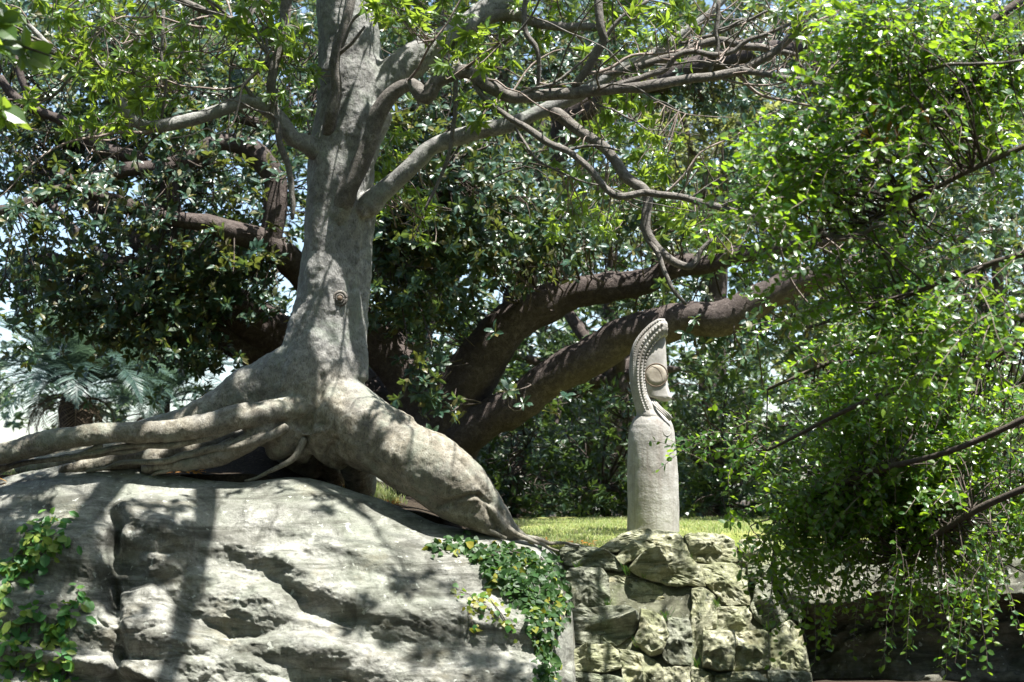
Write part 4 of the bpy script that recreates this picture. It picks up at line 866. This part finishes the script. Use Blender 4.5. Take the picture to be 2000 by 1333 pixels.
# ------------------------------------------------------------------ woodland behind the trees, plus an added unseen ring blocking sky light
L = Leaves()
wb = blobs([(900,250,420,320,37,44,520),(1500,300,520,360,37,44,700),(1950,400,300,520,36,44,520),(1100,800,300,220,36,42,380),(1600,850,420,200,36,42,420),(560,120,260,200,38,44,200),(200,60,260,110,38,44,110),(1200,-200,900,170,38,46,420),(150,740,220,110,40,46,60)])
rosettes(L, wb, nrm(np.array([0, -.5, .6])+rng.normal(0, .5, wb.shape)), 13, .36, (40, 100), .2, .12)
n = 2000; az = rng.uniform(R(150), R(392), n); rad_ = rng.uniform(13, 19, n); wz = rng.uniform(.2, 11, n)  # unseen leaf ring behind the camera, added to block low sky fill
wc = np.stack([rad_*np.cos(az), 4+rad_*np.sin(az), wz], -1); x, y, dd = project(wc); wc = wc[~((dd > 0) & (x > -80) & (x < 2080))]
rosettes(L, wc, nrm(np.array([0, 0, .6])+rng.normal(0, .6, wc.shape)), 10, .85, (40, 100), .2, .2)
pos, rot, sc = L.arrays()
tag(obj('woodland', leaf_mesh('woodland', 'far', pos, rot, sc, M['dark_leaf'])), 'dense dark green wood behind the trees, with unseen ring added against sky fill', 'woodland', kind='stuff')
# ------------------------------------------------------------------ palms
def frond_mesh(Lf, curve, nleaf=64, mat=None):
    mb = MB(); t = np.linspace(0, 1, 22); ang = R(80)-curve*t**1.2; dx = np.cos(ang)*Lf/21; dz = np.sin(ang)*Lf/21
    pth = np.stack([np.concatenate([[0], np.cumsum(dx)[:-1]]), 0*t, np.concatenate([[0], np.cumsum(dz)[:-1]]), .018*(1-.8*t)], -1)
    v, f = tube_raw(pth, 5, cap=False); mb.addq(v, f)
    for s in (-1, 1):
        for i in range(nleaf):
            u = .14+.86*i/nleaf; p = np.array([np.interp(u, t, pth[:, k]) for k in range(3)]); a = np.interp(u, t, ang)
            fw = np.array([math.cos(a), 0, math.sin(a)]); up = np.array([-math.sin(a), 0, math.cos(a)])
            ll = Lf*.30*math.sin(math.pi*min(1, .25+u*.78))*random.uniform(.8, 1.1)+.05
            d = nrm(fw*.75+np.array([0, s, 0])*.8+up*random.uniform(-.05, .35)); e1 = p+d*ll*.55; e2 = e1+nrm(d+np.array([0, 0, -.25]))*ll*.45
            w = np.cross(d, up)*.0+fw*.010
            mb.add([p-w*.6, p+w*.6, e1+w, e1-w, e2], [(0, 1, 2, 3), (3, 2, 4)])
    return mb.mesh('frond', mat, False)
def palm(label, px, py, Y, n, Lf, tw):
    base = np.array([P(px, py, Y)[0], Y, -1.2]); base[2] = float(terrain(base[:1], base[1:2])[0]); c = P(px, py, Y)
    t = thing('palm_tree', base, label, 'palm'); r = tw*.5*Y/FPX
    mb = MB(); add_tube(mb, np.array([[base[0], Y, base[2]-.3, r*.8], [c[0], Y, (base[2]+c[2])/2, r*.8], [c[0], Y, c[2]-.8, r*.9], [c[0], Y, c[2]-.3, r*1.15], [c[0], Y, c[2]+.05, r*.7]]), 14, .2)
    obj('trunk', mb.mesh('trunk', M['fig']), t)
    ms = [frond_mesh(Lf, R(cv), 62, M['palm_leaf']) for cv in (22, 48, 80, 118)]; md_ = frond_mesh(Lf*.6, R(150), 22, M['dead_frond'])
    for i in range(n):
        k = min(3, int(4*i/n)); o = obj('frond', ms[k], t)
        o.matrix_basis = Matrix.Translation(Vector(c)) @ Matrix.Rotation(i*2.39996+random.uniform(-.2, .2), 4, 'Z') @ Matrix.Rotation(R(random.uniform(-6, 14)+14*k), 4, 'Y') @ Matrix.Scale(random.uniform(.85, 1.1), 4)
    for i in range(16):
        o = obj('dead_frond', md_, t); o.matrix_basis = Matrix.Translation(Vector(c)-Vector((0, 0, .15))) @ Matrix.Rotation(i*.85+.2, 4, 'Z') @ Matrix.Rotation(R(70+random.uniform(-25, 20)), 4, 'Y') @ Matrix.Scale(random.uniform(.7, 1.1), 4)
palm('feathery blue-green palm with shaggy dark trunk top above the long root', 150, 765, 25, 58, 2.0, 60)
palm('palm with drooping fronds partly hidden behind the sloping left root', 305, 800, 28, 44, 2.2, 40)

# ------------------------------------------------------------------ leaves of the main tree
MT = [(80,50,130,90,11.6,13.4,44),(280,90,160,110,11.6,13.8,62),(180,200,130,60,12,14,26),(470,60,120,90,12,14,40),(560,190,60,110,12.5,14,18),(560,350,34,50,12.5,12.9,9),
 (820,30,100,50,12,14,24),(900,100,70,50,12,13.5,14),(935,215,60,40,12,13.5,9),(1050,30,80,50,12,13.5,20),(1200,50,120,60,12,14,24),(1330,50,130,60,12,14,18),
 (1180,310,130,70,13,14.5,26),(1130,420,90,50,13,15,18),(790,400,60,70,13.6,15,12),(1340,430,90,50,13,14.5,12),(760,300,60,80,13.6,15,10),(1230,200,60,30,12.6,13,5),
 (1650,70,150,80,11,13,40),(1860,80,150,90,10,12,64),(1950,210,80,90,9.5,11.5,30),(1540,40,100,50,11.5,13,20),(1700,150,120,50,11,12.5,18)]
tips = sunny(clumped(MT, 1.8, 1.6), .8); axis = nrm(np.array([-.1, -.2, .2])+rng.normal(0, .55, (len(tips), 3)))
L = Leaves(); rosettes(L, tips, axis, 10, .118, (30, 85), .45)
s2 = tips+rng.normal(0, .10, tips.shape); rosettes(L, s2, nrm(axis+rng.normal(0, .5, axis.shape)), 9, .11, (30, 85), .45)
add_leaves(tree, L, 'lance', M['tree_leaf'], 300, cell=20)
add_twigs(tree, 'twigs', np.concatenate([tips, s2[::2]]), main_skel, M['twig'], .0035, .8)
# bare twiggy ends in the upper right
bare = blobs([(1420,60,190,60,12,12.8,70),(1640,60,120,60,11.5,12.4,40),(1500,120,150,50,12,12.8,36),(1130,250,80,40,12.4,13,16),(1660,400,100,90,11.5,12.2,20)])
add_twigs(tree, 'bare_twigs', bare, main_skel, M['twig'], .0035, .8, k=4)
# dry hanging leaves
dt = P(np.array([1700, 1712, 1728, 1800, 1806, 1690, 1700, 1740, 1758, 1795, 1688, 1715, 1735, 1680, 1675, 1690]), np.array([182, 190, 178, 200, 208, 245, 250, 228, 240, 205, 250, 262, 262, 5, 20, 30]), np.linspace(9.2, 9.8, 16))
L = Leaves(); L.add(dt, np.array([0, 0, -1.])+rng.normal(0, .22, dt.shape), np.array([0, -1., .2])+rng.normal(0, .5, dt.shape), .12)
add_leaves(tree, L, 'lance', M['dry_leaf'], 16, 'dry_leaf', cell=2)
# crown over the top of the frame: it dapples the light below
n = 1500
c = np.stack([rng.uniform(-6.5, 2.3, n), rng.uniform(10, 16, n), rng.uniform(6.3, 8.8, n)], -1)
hit = c-SUN*((c[:, 2]-1.6)/SUN[2])[:, None]          # where each cluster's shadow lands
dens = noise(c[:, 0]*.9+3, c[:, 1]*.9, c[:, 2]*.5)+.5*noise(c[:, 0]*2.1, c[:, 1]*2.1, c[:, 2]*1.1+5)
gap = ((hit[:, 0] > .0) & (hit[:, 0] < 2.6) & (hit[:, 1] > 11.8) & (hit[:, 1] < 16.5))
gap |= (hit[:, 0] < -.2) & (hit[:, 1] > 12.2) & (hit[:, 1] < 13.0) & (rng.random(n) < .85)
x, y, dd = project(c); c = c[(dens > .05+.25*(hit[:, 0] > .3)) & ~gap & ((y < -60) | (x < -60) | (x > 2060))]
c = sunny(c, .8); ax = nrm(np.array([0, 0, .8])+rng.normal(0, .4, c.shape)); L = Leaves(); rosettes(L, c, ax, 10, .16, (40, 95), .25); rosettes(L, c+rng.normal(0, .16, c.shape), ax, 10, .16, (40, 95), .25)
CRL = [[(676,-150,110,13.3),(690,-500,90,13.3),(720,-900,50,13.3)], [(680,-250,60,13.3),(300,-500,46,13),(-200,-700,24,12.5)], [(690,-300,60,13.3),(1100,-520,50,13.2),(1700,-620,30,13)], [(690,-420,50,13.3),(600,-600,40,15),(500,-700,24,17)], [(700,-500,50,13.3),(900,-760,40,12),(1300,-980,20,11)], [(676,-300,60,13.3),(600,-900,50,10),(500,-2200,40,6.5),(420,-5000,20,3)], [(690,-350,50,13.3),(1000,-1100,44,10),(1200,-2600,30,6)], [(900,60,48,13.4),(1050,-60,40,13.6),(1300,-260,30,14.5),(1600,-420,18,15.5)]]
cs = []
for ch in CRL:
    p = ppath(ch, step=.12); cs.append(p[:, :3]); mb = MB(); add_tube(mb, p, 12, .12); obj('limb', mb.mesh('limb', M['bark']), tree)
n = 1100; c2 = np.stack([rng.uniform(-9, 2.6, n), rng.uniform(-4, 8.6, n), rng.uniform(5.6, 9.5, n)], -1); x, y, dd = project(c2)  # extra unseen crown over the viewpoint, added to cut sky fill
c2 = c2[((y < -80) | (dd < 0)) & (noise(c2[:, 0]*.7, c2[:, 1]*.7, c2[:, 2]*.7) > -.35)]; ax = nrm(np.array([0, 0, .8])+rng.normal(0, .4, c2.shape)); rosettes(L, c2, ax, 11, .30, (45, 95), .2); rosettes(L, c2+rng.normal(0, .3, c2.shape), ax, 11, .30, (45, 95), .2)
pos, rot, sc = L.arrays(); obj('foliage_and_sky_block', leaf_mesh('foliage_and_sky_block', 'far', pos, rot, sc, M['tree_leaf']), tree, 'stuff')
add_twigs(tree, 'upper_twigs', c, np.concatenate(cs), M['twig'], .006, 1.4)

# ------------------------------------------------------------------ near leafy branch, upper left corner
nb = thing('overhanging_branch', P(-160, 60, 8.0), 'broad-leaved branch poking into the top left corner', 'branch')
ch = ppath([(-160,60,16,8.0),(-40,70,10,8),(40,90,6,8),(100,110,3,8)], step=.04); mb = MB(); add_tube(mb, ch, 6); obj('stem', mb.mesh('stem', M['darktwig']), nb)
ch2 = ppath([(-160,60,12,8.0),(-90,180,8,8),(-30,215,5,8),(15,235,3,8)], step=.04); mb = MB(); add_tube(mb, ch2, 6); obj('stem', mb.mesh('stem', M['darktwig']), nb)
tips = blobs([(0,40,40,55,7.7,8.4,5),(20,110,40,30,7.8,8.3,3),(0,228,16,18,7.8,8.1,2)]); L = Leaves(); rosettes(L, tips, nrm(np.array([.5, -.3, .3])+rng.normal(0, .4, tips.shape)), 8, .15, (40, 90), .3)
add_leaves(nb, L, 'oval', M['tree_leaf'], 300, cell=4); add_twigs(nb, 'twigs', tips, np.concatenate([ch, ch2])[:, :3], M['darktwig'], .003, .5)

# ------------------------------------------------------------------ hanging shrub on the right
shrub = thing('hanging_shrub', P(2120, 1150, 12.2), 'bright green small-leaved shrub trailing down over the right side', 'shrub')
SB = [[(2220,-40,20,9.6),(2050,60,14,9.7),(1900,180,16,9.9),(1760,300,10,10.2),(1640,400,6,10.5)], [(2220,180,20,9.2),(2060,260,14,9.2),(1900,330,11,9.4),(1720,420,11,9.8),(1560,480,6,10.2)],
 [(2240,400,22,9),(2080,470,15,9),(1920,520,11,9.2),(1760,580,12,9.6),(1580,640,6,10.2)], [(2240,560,20,9.2),(2060,640,14,9.3),(1880,720,16,9.6),(1700,780,10,10.2),(1500,880,6,10.8)],
 [(2240,700,22,9.6),(2040,800,14,9.8),(1860,880,11,10.2),(1680,930,11,10.8),(1520,1010,6,11.3)], [(2240,850,18,10),(2060,930,13,10.2),(1900,1000,14,10.6),(1760,1090,8,11)],
 [(2200,-100,30,11.2),(2000,0,20,11.2),(1850,110,14,11.2),(1700,250,10,11.2),(1560,330,6,11.3)], [(2240,620,24,11.5),(2000,620,16,11.4),(1800,640,18,11.3),(1640,700,10,11.3),(1500,760,6,11.3)]]
ssk = []
stemc = P(2260, 900, 10.6)
for b in SB:
    p = ppath(b, step=.06); ssk.append(p[:, :3]); mb = MB(); add_tube(mb, p, 7, .15, p[0, 2]); obj('branch', mb.mesh('branch', M['darktwig']), shrub)
st0 = np.array([P(2250, 500, 10.6)[0], 10.6, 0.])
mb = MB(); add_tube(mb, catmull(np.array([[*st0, .12], [st0[0]+.1, 10.6, 1.5, .10], [st0[0], 10.4, 3., .08], [st0[0]-.1, 10., 4.6, .05]]), .15), 9, .2); obj('stem', mb.mesh('stem', M['darktwig']), shrub)
ssk = np.concatenate(ssk)
# twig origins: denser to the right
reg = [(1880,120,150,140,9.3,11.6,60),(1690,300,140,110,9.8,11.8,44),(1870,380,160,150,9.0,11.4,56),(1570,380,90,60,10.2,11.8,20),(1650,540,120,90,10,11.8,46),(1860,600,160,130,9.0,11.4,60),(1570,680,70,80,10.4,11.6,16),
 (1700,770,140,90,9.6,11.6,44),(1890,790,130,110,9.4,11.4,44),(1560,920,90,50,10.8,11.8,15),(1720,940,150,50,10.2,11.6,34),(1900,960,110,60,10,11.4,30),(1490,1000,50,30,11,11.8,6),(1640,1050,100,30,11,11.8,9),(1960,300,70,250,8.9,9.8,40),(1900,500,160,260,11,12.2,30),(1800,880,200,110,11,12.4,44),(1950,900,90,140,9.6,11.6,60),(1720,640,140,160,11,12.2,50),(1650,980,120,50,11,12.2,26),(1880,1040,130,40,10.6,11.8,30),(1980,980,60,80,10.2,12,60),(1930,930,90,80,11,12,40),(1470,900,70,60,11,12,14),(1450,1010,50,30,11.2,12,8),(1540,1040,60,40,11,12,10),(1930,180,100,160,8.6,9.6,30),(1780,60,120,60,9.2,10.4,24)]
reg = [(*q[:4], *((8.9, 10.1) if q[1] < 620 else (10.8, 12.2)), q[6]) for q in reg]
org = blobs(reg)
drop = blobs([(1620,1100,50,40,11,11.8,8),(1720,1080,90,50,10.6,11.6,12),(1860,1080,110,60,10.4,11.4,15),(1500,1080,40,40,11.2,11.8,4),(1950,1080,50,60,10.4,11.2,6)])
L = Leaves(); mb = MB()
def twig(p0, d0, length, nl, size, sag):
    n = 9; p = [p0]; d = nrm(d0)
    for i in range(n):
        d = nrm(d+np.array([0, 0, -sag])+rng.normal(0, .10, 3)); p.append(p[-1]+d*length/n)
    p = np.array(p); r = np.linspace(.0042, .0014, n+1); v, f = tube_raw(np.c_[p, r], 3, cap=False); mb.addq(v, f)
    u = np.linspace(.08, 1, nl)*n; k = np.minimum(u.astype(int), n-1); fr = (u-k)[:, None]
    q = p[k]*(1-fr)+p[k+1]*fr; t = nrm(p[k+1]-p[k])
    side = nrm(np.cross(t, np.array([0.1, -.6, .8])))*np.where(np.arange(nl) % 2, 1, -1)[:, None]
    ld = nrm(t*.55+side*.8+rng.normal(0, .35, (nl, 3))+np.array([0, 0, .1]))
    nn = np.array([0, -.3, .9])+rng.normal(0, .55, (nl, 3))
    L.add(q, ld, nn, size*rng.uniform(.65, 1.2, nl))
org = sunny(clumped(reg, 2.1, 1.9, .12), .88)
for p0 in org:
    for _ in range(3):
        d = np.array([rng.normal(-.65, .45), rng.normal(-.15, .5), rng.normal(-.05, .5)]); twig(p0+rng.normal(0, .08, 3), d, rng.uniform(.3, .62), rng.integers(15, 25), .058, .09)
for p0 in drop:
    for _ in range(2): twig(p0+rng.normal(0, .05, 3), np.array([rng.normal(-.1, .3), rng.normal(0, .3), -.8]), rng.uniform(.35, .75), rng.integers(13, 20), .055, .25)
obj('twigs', mb.mesh('twigs', M['twig']), shrub, 'stuff')
add_twigs(shrub, 'side_branches', np.concatenate([org, drop]), ssk, M['darktwig'], .004, 1.2, thick=2.)
add_leaves(shrub, L, 'oval', M['shrub_leaf'], 300, cell=16)

# ------------------------------------------------------------------ creepers on the boulder
def on_rock(px, py, off=.02):
    px = np.asarray(px, float); py = np.asarray(py, float)
    p = boulder_pt(px, py); return p+np.array([0, -.8, .5])*np.asarray(off)[..., None] if np.ndim(off) else p+np.array([0, -.8, .5])*off
def creeper(name, label, strands, leafn, size, mats, tpl, nparts, spread, stemmat='darktwig'):
    b = on_rock(np.array([strands[0][0][0]]), np.array([strands[0][0][1]]))[0]
    t = thing(name, b, label, 'creeper'); mb = MB(); LL = [Leaves() for _ in mats]
    for st in strands:
        st = np.array(st, float); c = catmull(np.c_[st, np.zeros(len(st))], 4.)[:, :2]
        w = on_rock(c[:, 0], c[:, 1], .012); v, f = tube_raw(np.c_[w, np.linspace(.006, .002, len(w))], 4, cap=False); mb.addq(v, f)
        n = int(leafn*len(c)); k = rng.integers(0, len(c), n); q = c[k]+rng.normal(0, spread, (n, 2)); q[:, 1] = np.maximum(q[:, 1], crest(q[:, 0])+4)
        pos = on_rock(q[:, 0], q[:, 1], rng.uniform(.01, .05, n)); d = np.stack([rng.normal(0, .7, n), rng.normal(-.25, .3, n), rng.normal(-.5, .5, n)], -1)
        nn = np.array([0, -.8, .55])+rng.normal(0, .38, (n, 3)); which = rng.random(n)
        lo = 0
        for (m, frac), Lv in zip(mats, LL):
            s = (which >= lo) & (which < lo+frac); lo += frac
            if s.any(): Lv.add(pos[s], d[s], nn[s], size*rng.uniform(.6, 1.2, s.sum()))
    obj('stem', mb.mesh('stem', M[stemmat]), t)
    for (m, frac), Lv in zip(mats, LL):
        if Lv.pos: add_leaves(t, Lv, tpl, M[m], int(nparts*frac), cell=5)
creeper('creeper', 'bright green creeper climbing the left face of the boulder',
  [[(20,1333),(40,1270),(60,1220),(90,1190)], [(60,1330),(90,1270),(120,1220),(150,1190)], [(120,1333),(135,1280),(110,1230)], [(0,1190),(20,1150),(30,1110),(60,1080)], [(25,1120),(70,1105),(110,1080),(90,1050)], [(100,1080),(85,1060),(65,1050)], [(130,1200),(150,1175),(155,1150)], [(0,1240),(30,1220)], [(90,1045),(115,1020),(130,1012)], [(110,1080),(140,1070),(155,1072)]],
  1.5, .10, [('creeper_leaf', 1.)], 'oval', 300, 12)
creeper('ivy', 'dark glossy ivy draped over the right shoulder of the boulder',
  [[(840,1070),(880,1064),(930,1072),(970,1090)], [(900,1064),(960,1085),(1000,1120),(1030,1170),(1050,1230),(1060,1290),(1065,1333)], [(960,1075),(1020,1090),(1060,1130),(1080,1180),(1075,1240),(1078,1333)], [(1000,1078),(1060,1095),(1095,1130),(1105,1180),(1090,1230)], [(940,1090),(970,1130),(1010,1170),(1030,1200)], [(1040,1140),(1060,1200),(1050,1260)], [(980,1100),(1020,1130),(1040,1170)], [(1020,1090),(1050,1110),(1085,1120)], [(930,1080),(955,1110),(990,1140)],[(1040,1100),(1070,1150),(1090,1190)]],
  3.6, .062, [('ivy_leaf', .93), ('ivy_yellow', .07)], 'ivy', 298, 9)
creeper('creeper', 'sparse yellowing creeper spray beside the dark ivy',
  [[(985,1225),(950,1190),(910,1160),(885,1150)], [(940,1185),(915,1200),(930,1235)], [(1000,1240),(985,1215),(955,1170),(945,1150)]], 1.0, .055, [('ivy_yellow', .6), ('creeper_leaf', .4)], 'ivy', 120, 8)

# ------------------------------------------------------------------ lawn grass and litter
n = 46000
gx_ = rng.uniform(-.35, 3.6, n); gy_ = 13.3+rng.random(n)**1.4*6.5
m_ = (terrain(gx_, gy_) > 1.05) & (gx_ > -.15+.35*noise(gy_*1.5, 3.2)); gx_, gy_ = gx_[m_], gy_[m_]
gx2 = np.concatenate([rng.normal(-1.2, .10, 900), rng.uniform(-4.3, -3.75, 260)]); gy2 = np.concatenate([rng.normal(13.75, .10, 900), rng.uniform(13.2, 13.45, 260)])
gx_ = np.concatenate([gx_, gx2]); gy_ = np.concatenate([gy_, gy2]); n = len(gx_)
gz = terrain(gx_, gy_); hgt = rng.uniform(.018, .05, n)*(1+.5*noise(gx_*2, gy_*2)); hgt[-1160:] *= 1.8
hgt[-1160:-260] *= 1.6
a = rng.uniform(0, 6.28, n); wv = np.stack([np.cos(a), np.sin(a), 0*a], -1)*.0035; b0 = np.stack([gx_, gy_, gz-.01], -1); lean = rng.normal(0, .35, (n, 2))
mid = b0+np.stack([lean[:, 0]*hgt*.35, lean[:, 1]*hgt*.35, hgt*.65], -1); tipg = b0+np.stack([lean[:, 0]*hgt*1.1, lean[:, 1]*hgt*1.1, hgt], -1)
V = np.stack([b0-wv, b0+wv, mid+wv*.8, mid-wv*.8, tipg], 1).reshape(-1, 3); bi = np.arange(n)*5
loops = np.stack([bi, bi+1, bi+2, bi+3, bi+3, bi+2, bi+4], -1).ravel(); counts = np.tile([4, 3], n)
tag(obj('grass', mesh_np('grass', V, loops=loops, counts=counts, mat=M['grass'], smooth=False)), 'sunlit yellow-green grass on the lawn around the statue', 'grass', kind='stuff')
tuft_px = [(1225,1118),(1262,1128),(1188,1182),(1130,1110),(1345,1098),(1300,1208),(1400,1184),(1500,1230),(1360,1300),(1245,1262)]
V2, Lp, Ct = [], [], []
for tx, ty in tuft_px:
    b_ = P(tx, ty, float(wallY(tx, ty))-.03)
    for _ in range(16):
        h_ = rng.uniform(.04, .10); a_ = rng.uniform(0, 6.28); e_ = np.array([math.cos(a_)*h_*.5, -abs(math.sin(a_))*h_*.5, h_*.8]); b1 = b_+rng.normal(0, .012, 3); w_ = np.array([.003, 0, 0]); k_ = len(V2)
        V2 += [b1-w_, b1+w_, b1+e_*.6+np.array([0, 0, .01]), b1+e_]; Lp += [k_, k_+1, k_+2, k_, k_+2, k_+3]; Ct += [3, 3]
tag(obj('weeds', mesh_np('weeds', np.array(V2), loops=Lp, counts=Ct, mat=M['creeper_leaf'], smooth=False)), 'small green weeds growing in the joints of the stone wall', 'weeds', kind='stuff')
# leaf litter below the roots and along the top of the wall
def litter(pts, size):
    L = Leaves(); k = len(pts); d = rng.normal(0, 1, (k, 3)); d[:, 2] *= .15; nn = np.array([0, 0, 1.])+rng.normal(0, .35, (k, 3)); L.add(pts, d, nn, size*rng.uniform(.6, 1.2, k)); return L
px_ = np.concatenate([rng.uniform(-1.55, -1.0, 240), rng.uniform(-.1, .75, 60), rng.uniform(-3.6, -2.6, 50)]); py_ = np.concatenate([rng.uniform(13.25, 13.9, 240), rng.uniform(13.32, 13.6, 60), rng.uniform(12.98, 13.4, 50)])
pos, rot, sc = litter(np.stack([px_, py_, terrain(px_, py_)+.015], -1), .075).arrays()
tag(obj('leaf_litter', leaf_mesh('leaf_litter', 'lance', pos, rot, sc, M['dry_leaf'])), 'brown dry leaf litter scattered below the roots', 'leaf litter', kind='stuff')
def one_leaf(px, py, label, mat, L_=.08, rz=.4):
    p = on_rock(np.array([px]), np.array([py]), .012)[0]; v, f = TPL['oval']; me = mesh_np('fallen_leaf', v*L_, f, mat=M[mat], smooth=False)
    o = obj('fallen_leaf', me, None, None, label, 'fallen leaf'); o.location = p; o.rotation_euler = (R(28), R(8), rz)
one_leaf(1046, 1066, 'yellow fallen leaf at the foot of the fat root', 'ivy_yellow', .075, 1.4)
one_leaf(960, 1062, 'yellow fallen leaf lying above the ivy', 'ivy_yellow', .05, -1.2)
one_leaf(935, 1078, 'reddish curled fallen leaf on the edge of the ivy', 'dry_leaf', .09, -1.0)
one_leaf(15, 944, 'orange fallen leaf at the left edge below the long root', 'dry_leaf', .085, 1.5)
